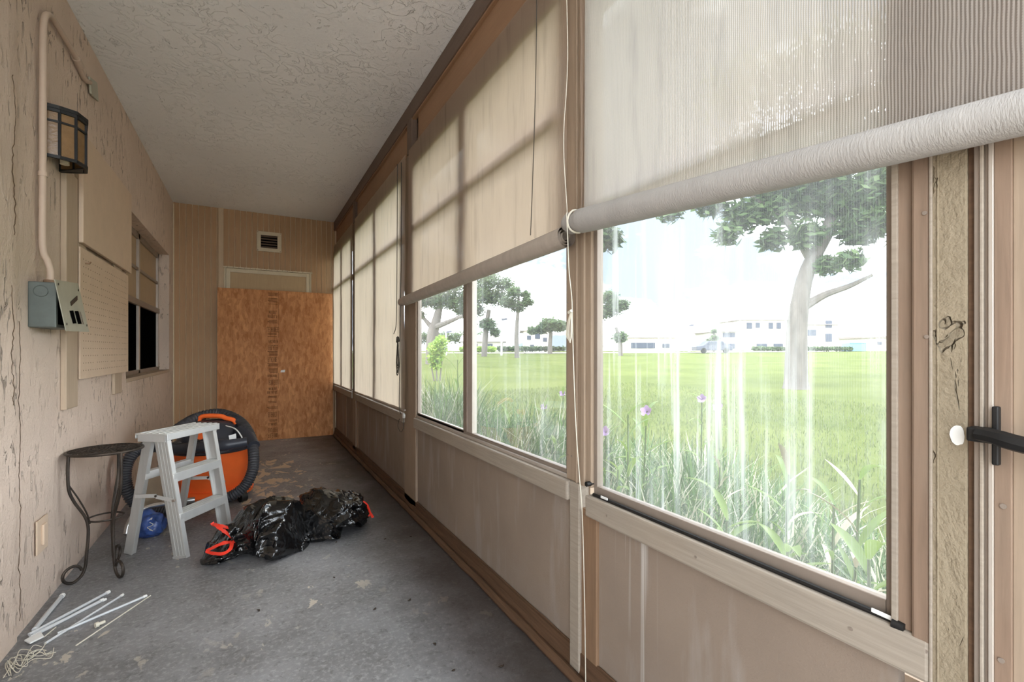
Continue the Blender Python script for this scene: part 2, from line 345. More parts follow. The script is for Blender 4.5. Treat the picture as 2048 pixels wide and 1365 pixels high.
M['extwall'] = simple('outside_stucco', rgb(190, 170, 150), .9, var=.05)

# =================================================================== THE PORCH
XL, XR, YB, CZ, YN = -.745, .915, 6.25, 2.66, -.45
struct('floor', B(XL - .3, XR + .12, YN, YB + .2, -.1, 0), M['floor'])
struct('ceiling', B(XL - .3, XR + .02, YN, YB + .2, CZ, CZ + .06), M['ceiling'])
struct('roof_slab', B(XL - .4, XR + .62, YN - .1, YB + .4, CZ + .065, CZ + .2), M['beam'])

# ---- left stucco wall with a window opening
WY0, WY1, WZ0, WZ1 = 4.06, 5.97, .845, 2.035
wl_ = sroot('wall_left')
for (y0, y1, z0, z1) in ((YN, WY0, 0, CZ), (WY1, YB, 0, CZ), (WY0, WY1, 0, WZ0), (WY0, WY1, WZ1, CZ)):
    obj('stucco_field', B(XL - .2, XL, y0, y1, z0, z1), M['stucco'], wl_)
pil = MB().grid(lambda a, b: (XL + .012 + .0015 * mn.noise((a*3, b*9, 1)) - (.016 if a > .985 else 0), YN + a * (2.375 - YN) + .012 * mn.noise((1, b*14, 3)) * (a > .9), b * CZ), 60, 60)
obj('pilaster_face', pil, M['stucco'], wl_, smooth=True)
def crack(name, pts, w):
    mb = MB(); P = smooth_path(pts, len(pts) * 6); L = []
    for i, p in enumerate(P):
        d = w * (.4 + .9 * abs(mn.noise((i * .37, 2.2, w * 900)))); j = .012 * mn.noise((i * .5, 7.1, w * 700))
        L += [(p.x, p.y - d + j, p.z), (p.x, p.y + d + j, p.z), (p.x - .01, p.y + d + j, p.z), (p.x - .01, p.y - d + j, p.z)]
    mb.add(L, [(i*4+k, i*4+(k+1) % 4, i*4+4+(k+1) % 4, i*4+4+k) for i in range(len(P)-1) for k in range(4)]); return obj(name, mb, M['crack'], wl_)
XC = XL + .0015
crack('crack', [(XC, 2.385 + .006 * math.sin(k * 2.1), .05 + k * .1) for k in range(12)], .0014)
crack('crack', [(XL + .0138, 2.29 + .01 * math.sin(k * 1.7), .85 + k * .06) for k in range(8)], .0010)
crack('crack', [(XL + .0138, 2.30 + .012 * math.sin(k * 1.3), 1.45 + k * .07) for k in range(9)], .0012)
# window set back in the wall
w1 = sroot('window_1', (XL - .085, WY0, WZ0))
XW = XL - .085
rv = MB().box(XW - .02, XL + .004, WY0, WY1, WZ0 - .02, WZ0 + .008)
obj('window_sill', rv, M['batten'], w1, bevel=.004)
for (y0, y1) in ((WY0, WY0 + .05), (4.985, 5.045), (WY1 - .05, WY1)):
    obj('window_stile', B(XW - .03, XW, y0, y1, WZ0, WZ1), M['alu_light'], w1, bevel=.003)
obj('window_head', B(XW - .03, XW, WY0, WY1, WZ1 - .05, WZ1), M['alu'], w1, bevel=.003)
obj('meeting_rail', B(XW - .03, XW + .006, WY0, WY1, 1.425, 1.475), M['alu'], w1, bevel=.003)
obj('bottom_rail', B(XW - .03, XW, WY0, WY1, WZ0, WZ0 + .04), M['alu'], w1, bevel=.003)
for (y0, y1) in ((WY0 + .05, 4.985), (5.045, WY1 - .05)):
    obj('muntin', B(XW - .02, XW - .002, y0, y1, 1.72, 1.745), M['alu'], w1)
    obj('upper_pane', B(XW - .022, XW - .018, y0, y1, 1.475, WZ1 - .05), M['blind'], w1)
    obj('lower_pane', B(XW - .022, XW - .018, y0, y1, WZ0 + .04, 1.425), M['darkglass'], w1)
obj('window_backing', B(XL - .26, XL - .2, WY0 - .1, WY1 + .1, WZ0 - .1, WZ1 + .1), M['dark'], w1)

# ---- back wall: bead panelling, every board its own piece
wb = struct('wall_back', B(XL - .2, XR + .12, YB + .006, YB + .2, 0, CZ), M['groove'])
DX0, DX1, DZ = -.268, .64, 1.994
bx0 = XL; pitch = .0578; k = 0
while bx0 < XR + .01:
    x0, x1 = bx0 + .0028, min(bx0 + pitch - .0028, XR + .02); z0 = 0
    if x1 > DX0 and x0 < DX1: z0 = DZ + .012
    if not (x0 > -.33 and x1 < -.272):
        jit = .0006 * random.random()
        obj('bead_board', B(x0, x1, YB - .003 - jit, YB + .008, z0, CZ), M['plank'], wb, bevel=.0012)
    bx0 += pitch
obj('wall_trim', B(-.327, -.277, YB - .012, YB + .006, 0, CZ), M['trim_tan'], wb, bevel=.002)
obj('cove_bead', MB().bar((XL, YB - .006, CZ - .008), (XR, YB - .006, CZ - .008), .014, .014), M['cream'], wb)
obj('corner_bead', MB().bar((XL + .005, YB - .006, 0), (XL + .005, YB - .006, CZ - .016), .01, .01), M['cream'], wb)
d1 = sroot('door_1', (.186, YB, 0))
obj('door_jamb', B(DX0, DX0 + .012, YB - .02, YB + .004, 0, DZ), M['cream'], d1)
obj('door_jamb', B(DX1 - .012, DX1, YB - .02, YB + .004, 0, DZ), M['cream'], d1)
obj('door_head', B(DX0 - .012, DX1 + .012, YB - .024, YB + .004, DZ - .004, DZ + .012), M['cream'], d1)
for x0, x1 in ((DX0 + .016, DX0 + .056), (DX1 - .056, DX1 - .016)):
    obj('door_stile', B(x0, x1, YB - .016, YB + .004, 0, DZ - .008), M['cream'], d1, bevel=.002)
obj('door_rail', B(DX0 + .056, DX1 - .056, YB - .016, YB + .004, DZ - .05, DZ - .008), M['cream'], d1, bevel=.002)
obj('door_panel', B(DX0 + .056, DX1 - .056, YB - .008, YB + .004, 0, DZ - .05), M['doorpanel'], d1)
nm = MB()
for i in range(16): nm.disc((DX0 + .03 + i * .056, YB - .025, DZ + .004 + .002 * math.sin(i * 2)), .004, (0, -1, 0), .002, 8)
obj('tack', nm, M['brownwood'], d1, kind='stuff')
# vent
vx0, vx1, vz0, vz1 = .053, .312, 2.213, 2.447
vt = thing('wall_vent', 'cream louvred vent grille high on the panelled end wall', 'vent', ((vx0 + vx1) / 2, YB - .004, vz0))
fw = .042
for nme, a in (('frame_rail', (vx0, vx1, vz1 - fw, vz1)), ('frame_rail', (vx0, vx1, vz0, vz0 + fw)), ('frame_stile', (vx0, vx0 + fw, vz0 + fw, vz1 - fw)), ('frame_stile', (vx1 - fw, vx1, vz0 + fw, vz1 - fw))):
    obj(nme, B(a[0], a[1], YB - .02, YB - .004, a[2], a[3]), M['cream'], vt, bevel=.002)
obj('dark_duct', B(vx0 + .02, vx1 - .02, YB - .0055, YB - .0045, vz0 + .02, vz1 - .02), M['dark'], vt)
for i in range(5):
    z = vz0 + fw + .012 + i * .031
    obj('louvre', MB().bar((vx0 + fw, YB - .012, z), (vx1 - fw, YB - .012, z), .016, .004, (0, .7, -.7)), M['beam'], vt)
for i, (x, z) in enumerate(((vx0 + .012, vz0 + .012), (vx1 - .012, vz0 + .012), (vx0 + .012, vz1 - .012), (vx1 - .012, vz1 - .012))):
    obj('screw', MB().disc((x, YB - .0195, z), .005, (0, -1, 0), .002, 8), M['brownwood'], vt)

# ---- window wall on the right
SZ = .60; HZ = 2.34
POSTS = [(4.86, 5.02), (2.90, 3.15), (1.14, 1.27)]
BAYS = [(5.02, YB), (3.15, 4.86), (1.27, 2.90), (.365, 1.14)]
wr = sroot('wall_right')
obj('wall_core', B(XR + .04, XR + .10, .30, YB + .2, -.1, .50), M['extwall'], wr)
obj('outer_header', B(XR + .05, XR + .13, YN, YB + .2, 2.22, CZ + .06), M['extwall'], wr)
for i, (y0, y1) in enumerate(BAYS):
    obj('knee_panel', B(XR + .008, XR + .03, y0, y1, .05, SZ - .02), M['knee'], wr)
    lo, hi = (.535, .60) if i == 3 else (.555, .62)
    s = obj('sill_board', B(XR - .022, XR + .032, (.314 if i == 3 else 1.246 if i == 2 else y0 - .012), y1 + (.0 if i != 3 else .012), lo, hi), M['sill'], wr, bevel=.006)
    obj('fascia_panel', B(XR + .012, XR + .045, y0, y1, HZ + .01, CZ - .1), M['fascia'], wr)
    obj('head_rail', B(XR - .008, XR + .05, y0 - .05, y1, HZ - .012, HZ + .022), M['fascia'], wr, bevel=.003)
for i, (y0, y1) in enumerate(POSTS):
    m = .5 * (y0 + y1)
    obj('post', B(XR - .006, XR + .03, y0, y1, .62 if i == 2 else .0, HZ), M['post'], wr, bevel=.004)
    obj('post_core', B(XR + .03, XR + .05, y0 + .05, y1 - .01, 0, 2.24), M['extwall'], wr)
    obj('fascia_stud', B(XR - .01, XR + .03, m - .05, m + .05, HZ, CZ - .1), M['beam'], wr, bevel=.003)
obj('knee_post', B(XR - .012, XR + .04, 1.195, 1.245, .02, .62), M['sill'], wr, bevel=.004)
obj('knee_stud', B(XR - .002, XR + .04, 1.12, 1.195, .02, .545), M['brownwood'], wr, bevel=.003)
obj('knee_batten', B(XR, XR + .02, 5.45, 5.49, .05, .56), M['brownwood'], wr, bevel=.003)
obj('knee_batten', B(XR, XR + .02, 4.80, 4.84, .05, .56), M['brownwood'], wr, bevel=.003)
obj('mullion_ridge', B(XR - .014, XR - .005, 1.165, 1.185, .62, HZ), M['post'], wr, bevel=.003)
obj('mullion_ridge', B(XR - .012, XR - .005, 1.205, 1.215, .62, HZ), M['post'], wr, bevel=.003)
obj('top_beam', B(XR - .012, XR + .05, YN, YB, CZ - .105, CZ), M['beam'], wr, bevel=.003)
obj('beam_bead', B(XR - .004, XR + .02, .3, YB, CZ - .116, CZ - .105), M['fascia'], wr)
obj('corner_post', B(XR - .004, XR + .05, YB - .045, YB - .004, 0, CZ - .105), M['trim_tan'], wr, bevel=.003)
# worn bottom rails
mb = MB().grid(lambda a, b: (XR - .016 + .018 * b + .004 * mn.noise((a * 40, b * 2, 0)), .28 + a * (YB - .32), .088 * b + .004 * mn.noise((a * 55, 3, b))), 140, 3)
mb.box(XR - .006, XR + .03, .28, YB - .04, .0, .084)
struct('baseboard_right', mb, M['base'], smooth=True)
mb = MB().tube([(XR - .026 + .006 * mn.noise((k * .7, 0, 2)), .28 + k * .1, .014 + .004 * mn.noise((k * .9, 4, 0))) for k in range(59)], [.017 + .004 * mn.noise((k * .8, 9, 1)) for k in range(59)], 8)
struct('trim_1', mb, M['base'], smooth=True)

# right hand jamb beside the door
obj('jamb_board', B(XR - .012, XR + .06, .338, .368, .60, HZ), M['barewood'], wr, bevel=.002)
obj('jamb_edge', B(XR - .016, XR + .05, .357, .3655, .60, HZ), M['sill'], wr, bevel=.001)
obj('jamb_board', B(XR - .020, XR + .06, .3145, .338, .545, HZ), M['barewood'], wr, bevel=.004)
obj('jamb_bead', B(XR - .0225, XR + .04, .311, .315, .0, HZ), M['sill'], wr, bevel=.001)
obj('jamb_bead', B(XR - .0225, XR + .04, .3035, .306, .0, HZ), M['stucco_strip'], wr, bevel=.001)
obj('stucco_strip', B(XR - .021, XR + .1, .272, .3125, 0, HZ + .02), M['stucco_strip'], wr, bevel=.002)
hp = MB(); c0 = Vector((XR - .0215, .2825, .918)); ring = []
for k in range(22):
    a = k / 22 * 2 * math.pi; r = .0115 * (1 + .22 * mn.noise((math.cos(a) * 1.9, math.sin(a) * 1.9, 5)))
    ring.append(c0 + Vector((0, r * .72 * math.cos(a), r * math.sin(a) * 1.25)))
obj('plaster_patch', hp.prism(ring, (-.001, 0, 0)), M['white'], wr)
def screw(p, r=.0032):
    obj('screw', MB().disc(p, r, (-1, 0, 0), .0012, 10), M['alu'], wr)
for p in ((XR - .0205, .3195, .585), (XR - .0205, .318, 1.062), (XR - .0205, .3205, 1.25), (XR - .0225, .42, .567), (XR - .0225, .74, .567), (XR - .0225, 1.05, .567), (XR - .007, 1.26, .70), (XR - .007, 1.24, .70), (XR - .007, 1.26, 1.2)): screw(p)

# windows of the window wall
def frame_bar(root, y0, y1, z0, z1, x0=.004, x1=.028, m='alu', nm='frame_bar'):
    return obj(nm, B(XR + x0, XR + x1, y0, y1, z0, z1), M[m], root, bevel=.002)
def window(n, y0, y1, mull, trans, zb, gm, fw=.022):
    r = sroot('window_%d' % n, (XR + .03, y0, zb))
    frame_bar(r, y0, y0 + fw, zb, 2.24, nm='window_stile'); frame_bar(r, y1 - fw, y1, zb, 2.24, nm='window_stile')
    frame_bar(r, y0 + fw, y1 - fw, zb, zb + .028, nm='window_rail'); frame_bar(r, y0 + fw, y1 - fw, 2.2, 2.24, nm='window_rail')
    if trans: frame_bar(r, y0 + fw, y1 - fw, trans, trans + (.022 if n == 5 else .045), .006, .03, nm='transom_bar')
    ys = [y0 + fw, y1 - fw]
    if mull:
        frame_bar(r, mull - .055, mull + .0, zb + .028, 2.2, .004, .03, 'alu_light', 'meeting_stile'); frame_bar(r, mull, mull + .045, zb + .028, 2.2, .0, .03, nm='meeting_stile')
        ys = [y0 + fw, mull - .055, mull + .045, y1 - fw]
    for a, b in zip(ys[::2], ys[1::2]):
        obj('glass_pane', MB().add([(XR + .016, a, zb + .028), (XR + .016, b, zb + .028), (XR + .016, b, 2.2), (XR + .016, a, 2.2)], [(0, 1, 2, 3)]), M[gm], r)
    return r
window(2, 5.02, YB - .05, 5.62, 1.80, .62, 'glass_far')
window(3, 3.15, 4.86, 3.96, 1.80, .62, 'glass_far')
w4 = window(4, 1.27, 2.90, 2.105, 1.80, .62, 'glass_far', .016)
obj('track', B(XR - .004, XR + .012, 1.27, 2.90, .62, .634), M['alu_light'], w4, bevel=.002)
obj('track', B(XR + .004, XR + .014, 2.15, 2.90, .634, .652), M['alu_light'], w4, bevel=.002)
obj('track', B(XR + .002, XR + .012, 1.27, 2.05, .634, .642), M['alu'], w4, bevel=.002)
w5 = window(5, .365, 1.14, None, 1.462, .60, 'glass_big', .016)
obj('rubber_gasket', MB().tube([(XR - .006, .352, .604), (XR - .006, .38, .604), (XR - .005, 1.13, .604)], .0052, 8), M['black'], w5, smooth=True)
obj('gasket_end', MB().tube([(XR - .014, .348, .603), (XR - .014, .364, .6035)], [.0065, .008], 10), M['black'], w5, smooth=True)
obj('white_clip', MB().bar((XR - .011, .366, .608), (XR - .011, .395, .609), .007, .003, (0, 0, 1)), M['white'], w5, bevel=.001)
obj('white_clip', MB().bar((XR - .010, 1.06, .609), (XR - .010, 1.09, .609), .007, .003, (0, 0, 1)), M['white'], w5, bevel=.001)
obj('latch', MB().tube([(XR - .02, 1.147, .633), (XR + .01, 1.147, .633)], .008, 8), M['black'], w5)
# bright daylight gap trim and wall behind the camera (door and its side)
d2 = sroot('door_2', (XR, .262, 0))
obj('door_gap_seal', B(XR - .018, XR + .03, .2645, .2715, 0, 2.1), M['base'], d2)
for (y0, y1, dx, m) in ((.2575, .2642, .024, 'alu'), (.2535, .2575, .027, 'sill'), (.249, .2535, .022, 'alu'), (.2435, .249, .026, 'alu_light'), (.226, .2435, .024, 'barewood'), (.19, .226, .020, 'post'), (.12, .19, .026, 'barewood')):
    obj('door_stile_moulding', B(XR - dx, XR + .04, y0, y1, 0, 2.1), M[m], d2, bevel=.001)
obj('door_stile', B(XR - .015, XR + .03, -.66, -.54, 0, 2.1), M['barewood'], d2, bevel=.003)
obj('door_rail', B(XR - .015, XR + .03, -.54, .12, 0, .55), M['barewood'], d2, bevel=.003)
obj('door_rail', B(XR - .015, XR + .03, -.54, .12, 1.98, 2.1), M['barewood'], d2, bevel=.003)
obj('door_glass', MB().add([(XR + .01, -.54, .55), (XR + .01, .12, .55), (XR + .01, .12, 1.98), (XR + .01, -.54, 1.98)], [(0, 1, 2, 3)]), M['glass_far'], d2)
for p in ((XR - .0205, .207, 1.226), (XR - .0245, .234, .83), (XR - .0245, .236, .62)): obj('screw', MB().disc(p, .0036, (-1, 0, 0), .0012, 10), M['alu'], d2)
dh = obj('door_handle', MB().bar((XR - .022, .2515, .925), (XR - .045, .2515, .925), .02, .03, (0, 0, 1)), M['black'], d2, bevel=.003)
obj('handle_plate', B(XR - .034, XR - .024, .236, .2435, .885, .965), M['black'], dh, bevel=.002)
obj('lever', MB().tube(smooth_path([(XR - .045, .252, .927), (XR - .052, .235, .926), (XR - .056, .205, .920), (XR - .056, .15, .915), (XR - .05, .10, .913)], 16), [.010] * 5 + [.011] * 12, 8), M['black'], dh, smooth=True)
obj('door_header', B(XR - .01, XR + .1, YN, .365, 2.1, CZ - .1), M['post'], wr)
obj('wall_end', B(XR - .01, XR + .1, YN, -.66, 0, 2.1), M['extwall'], wr)

# =================================================================== SHADES
def shade_sheet(y0, y1, zt, zb0, zb1, x0, m, parent, wr_=.012, seed=0, xb=0.0, gather=0):
    def fn(a, b):
        y = y0 + a * (y1 - y0); zb = zb0 + a * (zb1 - zb0); z = zt + b * (zb - zt)
        w = wr_ * (.25 + .75 * b) * (mn.noise((y * 6.5, z * .5, seed)) + .6 * mn.noise((y * 15, z * .8, seed + 4))) + wr_ * .8 * mn.noise((y * 3 + z * 2.2, z * 2 - y, seed + 9)) * math.sin(math.pi * b)
        return (x0 + xb * b - abs(w) * .6 + w * .4, y, z)
    return obj('fabric', MB().grid(fn, 110, 90), m, parent, smooth=True, angle=180)
def roll(p, q, r0, r1, m, parent, mod=None, turns=3.3, nm='fabric_roll', mz=0):
    p, q = Vector(p), Vector(q); d = (q - p).normalized(); a = Vector((1, 0, 0)); a = (a - d * a.dot(d)).normalized(); b = d.cross(a)
    n = int(turns * 26); L = 44; mb = MB()
    def fn(i, j):
        s = .0 + j; th = i * turns * 2 * math.pi - 1.54; k = (.30 + .70 * i) * (r0 + (r1 - r0) * j) * (mod(j) if mod else 1) * (1 + .025 * mn.noise((j * 9, th * .4, mz)))
        return p + (q - p) * s + a * math.cos(th) * k + b * math.sin(th) * k + d * (.006 * (1 - i) * (1 if j > .5 else -1))
    return obj(nm, mb.grid(fn, n, L), m, parent, smooth=True, angle=60)
sA = thing('roller_shade', 'narrow cream shade fully lowered nearest the panelled end wall', 'shade', (.89, 5.5, .65), 'roller shades on the window wall')
shade_sheet(4.93, 6.16, HZ, .645, .645, .892, M['shade_far'], sA, .010, 3)
obj('bottom_bar', MB().tube([(.889, 4.93, .642), (.889, 6.16, .642)], .007, 8), M['roll_mid'], sA, smooth=True)
sB = thing('roller_shade', 'pleated cream shade fully lowered, second from the end wall', 'shade', (.89, 3.9, .65), 'roller shades on the window wall')
shade_sheet(3.055, 4.80, HZ, .655, .645, .890, M['shade_far'], sB, .013, 12)
obj('bottom_bar', MB().tube([(.886, 3.055, .65), (.886, 4.76, .642)], .007, 8), M['roll_mid'], sB, smooth=True)
sC = thing('roller_shade', 'beige shade half lowered over the two pane sliding window', 'shade', (.88, 2.1, 1.38), 'roller shades on the window wall')
pC, qC = (.868, 3.08, 1.366), (.868, 1.215, 1.404)
shade_sheet(2.985, 1.235, HZ, 1.385, 1.425, .890, M['shade_mid'], sC, .013, 21, -.004)
roll(pC, qC, .034, .037, M['roll_mid'], sC, lambda j: .82 if j < .03 else 1, mz=2)
sD = thing('roller_shade', 'grey knitted shade half lowered over the largest window, nearest the camera', 'shade', (.87, .6, 1.38), 'roller shades on the window wall')
pD, qD = Vector((.858, 1.20, 1.437)), Vector((.858, .04, 1.330))
def modD(j):
    s = j * 1.16
    return .55 + 14 * s if s < .03 else (.92 if s < .042 else (.74 if s < .064 else 1))
shade_sheet(1.135, .05, HZ, 1.452, 1.352, .882, M['shade_near'], sD, .006, 33, -.004)
roll(pD, qD, .041, .031, M['roll_near'], sD, modD, mz=5)
obj('gathered_edge', MB().grid(lambda a, b: (.893 - .012 * math.sin(a * 9) * (.4 + b), 1.135 + (.018 + .022 * (1 - b)) * a, HZ - b * (HZ - 1.45)), 10, 30), M['shade_mid'], sD, smooth=True, angle=180)
tie = MB(); yk = 1.145; ck = pD + (qD - pD) * ((1.20 - yk) / 1.16)
tie.tube([ck + Vector((math.cos(t_) * .034, .003 * math.sin(2 * t_), math.sin(t_) * .034)) for t_ in [k / 24 * 2 * math.pi for k in range(25)]], .003, 6)
obj('tie', tie, M['string'], sD, smooth=True)

# cords (each hangs free)
def cord(name, label, pts, r, m, n=60, group='pull cords of the shades'):
    return tag(obj(name, MB().tube(smooth_path(pts, n), r, 6), m, smooth=True), label, 'cord', group)
X1 = .80
c1 = cord('shade_cord', 'pale cord running down the post from the tied near roll to the sill', [(.862, 1.21, 2.3), (.858, 1.192, 1.95), (.852, 1.205, 1.7), (.836, 1.165, 1.475), (.824, 1.150, 1.45), (.822, 1.142, 1.38), (.83, 1.146, 1.28), (.834, 1.138, 1.2), (.838, 1.14, 1.12), (.842, 1.137, .95), (.852, 1.14, .80), (.862, 1.137, .66), (.873, 1.138, .55), (.880, 1.136, .30), (.884, 1.135, .03)], .0015, M['string'], 110)
hank = MB()
for k in range(4):
    w = .006 + .004 * k; hank.tube(smooth_path([(.834, 1.143, 1.155), (.832, 1.143 + w * .8, 1.12), (.832, 1.143 + w, 1.085), (.833, 1.145, 1.066 + .003 * k), (.834, 1.145 - w * .3, 1.09), (.835, 1.142, 1.155)], 20), .0018, 5)
hk = tag(obj('cord_hank', hank, M['string'], smooth=True), 'looped hank of pale cord knotted on the post beside the largest window', 'cord', 'pull cords of the shades')
obj('knot', MB().tube([(.832, 1.136, 1.160), (.832, 1.150, 1.156)], .005, 6), M['string'], hk, smooth=True)
cord('shade_cord', 'thin dark cord hanging across the beige half lowered shade', [(.876, 1.40, HZ), (.872, 1.402, 2.0), (.868, 1.412, 1.7), (.862, 1.42, 1.45)], .0016, M['cord_dark'], 30)
cord('shade_cord', 'dark cord on the pleated shade with a frayed kink at its end', [(.872, 3.19, 2.32), (.87, 3.19, 1.8), (.868, 3.19, 1.4), (.866, 3.20, 1.22), (.866, 3.26, 1.16)], .0025, M['cord_dark'], 40)
cord('shade_cord', 'dark cord hanging to the sill below the black cord bundle', [(.874, 3.10, 2.3), (.872, 3.10, 1.6), (.868, 3.11, 1.2), (.868, 3.12, .9), (.868, 3.13, .67), (.872, 3.10, .62)], .0025, M['cord_dark'], 50)
bun = MB()
for k in range(5):
    w = .012 + .006 * (k % 3); bun.tube(smooth_path([(.858, 3.125, 1.12), (.856, 3.125 + w, 1.06 - .03 * k), (.855, 3.125 + w * .7, .96 - .02 * k), (.856, 3.12 - w, .95 - .01 * k), (.857, 3.12 - w * .5, 1.05), (.858, 3.12, 1.12)], 18), .0032, 5)
bun.tube([(.858, 3.105, 1.105), (.856, 3.12, 1.13), (.856, 3.145, 1.1)], [.006, .011, .005], 6)
tag(obj('cord_bundle', bun, M['cord_dark'], smooth=True), 'tangled dark cord bundle tied beside the pleated shade', 'cord', 'pull cords of the shades')
pl = thing('cord_pulley', 'small white cord pulley on the sill end below the cord bundle', 'pulley', (.888, 3.09, .60))
obj('wheel', MB().disc((.892, 3.085, .61), .017, (-1, 0, 0), .012, 14), M['white'], pl, smooth=True)
obj('loop', MB().tube(smooth_path([(.883, 3.08, .60), (.875, 3.06, .53), (.874, 3.12, .50), (.876, 3.19, .53), (.88, 3.17, .58)], 24), .002, 5), M['cord_dark'], pl, smooth=True)

# =================================================================== LEFT WALL FITTINGS
xs = XL
b1 = tag(obj('wood_batten', B(xs + .0005, xs + .022, 2.803, 2.96, .777, 1.86), M['batten'], bevel=.003), 'long tan painted vertical batten below the wall lantern', 'batten')
b2 = tag(obj('wood_batten', B(xs + .0005, xs + .016, 3.68, 3.86, .776, 1.66), M['batten'], bevel=.003), 'short tan batten mostly hidden behind the pegboard', 'batten')
tag(obj('wall_panel', B(xs + .0165, xs + .036, 2.985, 4.03, 1.565, 2.10), M['panelpaint'], bevel=.003), 'smooth tan painted board fixed above the pegboard', 'panel')
obj('panel_cleat', B(xs + .0005, xs + .0165, 3.0, 3.10, 1.50, 2.05), M['batten'], bpy.data.objects['wall_panel'])
pg = tag(obj('pegboard', B(xs + .0165, xs + .024, 2.988, 3.995, .905, 1.545), M['panelpaint'], bevel=.001), 'tan painted pegboard with rows of holes beside the window', 'pegboard')
hb = MB()
for i in range(24):
    for j in range(16):
        if random.random() < .9: hb.disc((xs + .0238, 3.035 + i * .040, .945 + j * .0365), .0034, (1, 0, 0), .0005, 6)
obj('peg_hole', hb, M['crack'], pg, kind='stuff')
obj('pegboard_cleat', B(xs + .0005, xs + .0165, 3.0, 3.05, .95, 1.50), M['batten'], pg)
obj('hook', MB().tube([(xs + .024, 3.06, 1.475), (xs + .04, 3.065, 1.475), (xs + .042, 3.075, 1.485)], .004, 6), M['brownwood'], pg)

# lantern
lz0, lz1 = 1.84, 2.03
lp = [(-.745, 2.587), (-.694, 2.600), (-.649, 2.625), (-.633, 2.69), (-.649, 2.755), (-.694, 2.78), (-.745, 2.793)]
lt = thing('wall_lantern', 'black framed wall lantern with amber glass panes', 'lantern', (-.745, 2.69, lz0))
for i in range(6):
    a, b = lp[i], lp[i+1]
    obj('amber_pane', MB().prism([(a[0], a[1], lz0), (b[0], b[1], lz0), (b[0], b[1], lz1), (a[0], a[1], lz1)], (-.003, 0, 0)), M['amber'], lt)
for i in range(7): obj('upright_bar', MB().bar((lp[i][0] + .002, lp[i][1], lz0 - .004), (lp[i][0] + .002, lp[i][1], lz1 + .004), .009, .009), M['black'], lt)
for z, h, e in ((lz0, .012, 1.0), (1.985, .008, 1.0), (lz1, .014, 1.0)):
    for i in range(6): obj('ring_bar', MB().bar((lp[i][0] + .003, lp[i][1], z), (lp[i+1][0] + .003, lp[i+1][1], z), .012 if z != 1.985 else .008, h, (1, 0, 0)), M['black'], lt)
cx, cy = -.72, 2.69
cap = [(p[0] + (p[0] - cx) * .12 if p[0] > -.74 else p[0], p[1] + (p[1] - cy) * .10, lz1 + .006) for p in lp]
obj('cap', MB().prism(cap, (0, 0, .014)), M['black'], lt)
obj('floor_plate', MB().prism([(cx + (p[0] - cx) * .93, cy + (p[1] - cy) * .9, lz0 - .006) for p in lp[3:]] , (0, 0, .004)), M['black'], lt)
obj('lamp_socket', MB().lathe([(.016, 0), (.016, .05), (.012, .06)], (-.70, 2.69, lz0 + .0), 12), M['cream'], lt, smooth=True)

# electrical box with loose cover
eb = thing('electrical_box', 'grey steel electrical box on the stucco wall with its cover hanging loose', 'electrical box', (-.705, 2.57, 1.132))
bx = MB().box(XL - .001, -.664, 2.458, 2.70, 1.132, 1.308)
obj('body', bx, M['box'], eb, bevel=.004)
obj('knockout_ring', MB().tube([(-.708 + .021 * math.cos(k * math.pi / 12), 2.4575, 1.272 + .021 * math.sin(k * math.pi / 12)) for k in range(25)], .0016, 5), M['box'], eb, smooth=True)
obj('dark_opening', B(-.6645, -.6635, 2.475, 2.685, 1.145, 1.295), M['dark'], eb)
cq = [Vector((-.655, 2.40, 1.312)), Vector((-.655, 2.672, 1.332)), Vector((-.640, 2.766, 1.126)), Vector((-.640, 2.468, 1.120))]
cov = obj('cover', MB().prism(cq, (.003, 0, 0)), M['cover'], eb)
def oncov(u, v): return cq[0].lerp(cq[1], u).lerp(cq[3].lerp(cq[2], u), v) + Vector((.004, 0, 0))
obj('slot', MB().bar(oncov(.42, .44), oncov(.78, .30), .018, .002, (0, .3, 1)), M['iron'], cov)
for u in (.30, .52): obj('breaker_slot', MB().prism([oncov(u, .58), oncov(u + .15, .57), oncov(u + .17, .83), oncov(u + .02, .84)], (.001, 0, 0)), M['dark'], cov)
for u in (.68, .76): obj('label_strip', MB().prism([oncov(u, .58), oncov(u + .03, .58), oncov(u + .05, .84), oncov(u + .02, .84)], (.001, 0, 0)), M['alu'], cov)
for u, v in ((.08, .08), (.92, .14), (.06, .86), (.94, .86)): obj('screw_hole', MB().disc(oncov(u, v), .005, (1, 0, 0), .001, 8), M['iron'], cov)
cd = thing('conduit', 'tan painted metal conduit bent up the stucco wall beside the lantern', 'conduit', (-.71, 2.54, 1.31))
XP = XL + .020
obj('pipe', MB().tube(smooth_path([(-.705, 2.545, 1.315), (-.705, 2.545, 1.36), (-.712, 2.54, 1.40), (XP, 2.535, 1.46), (XP, 2.535, 1.7), (XP, 2.537, 2.1), (XP, 2.54, 2.30), (XP, 2.56, 2.385), (XP, 2.62, 2.425), (XP, 2.70, 2.43), (XP, 2.85, 2.43), (XP, 2.95, 2.425), (XP - .004, 3.02, 2.41), (XP - .006, 3.10, 2.405), (XP - .006, 3.18, 2.43)], 120), .0118, 12), M['pipe'], cd, smooth=True)
obj('coupling', MB().tube([(XP, 2.94, 2.426), (XP, 3.0, 2.418)], .017, 12), M['pipe'], cd, smooth=True)
obj('strap', MB().tube([(XP, 2.536, 1.735), (XP, 2.536, 1.752)], .015, 12), M['pipe'], cd, smooth=True)
obj('connector', MB().tube([(-.705, 2.545, 1.309), (-.705, 2.545, 1.325)], .021, 10), M['brownwood'], cd, smooth=True)
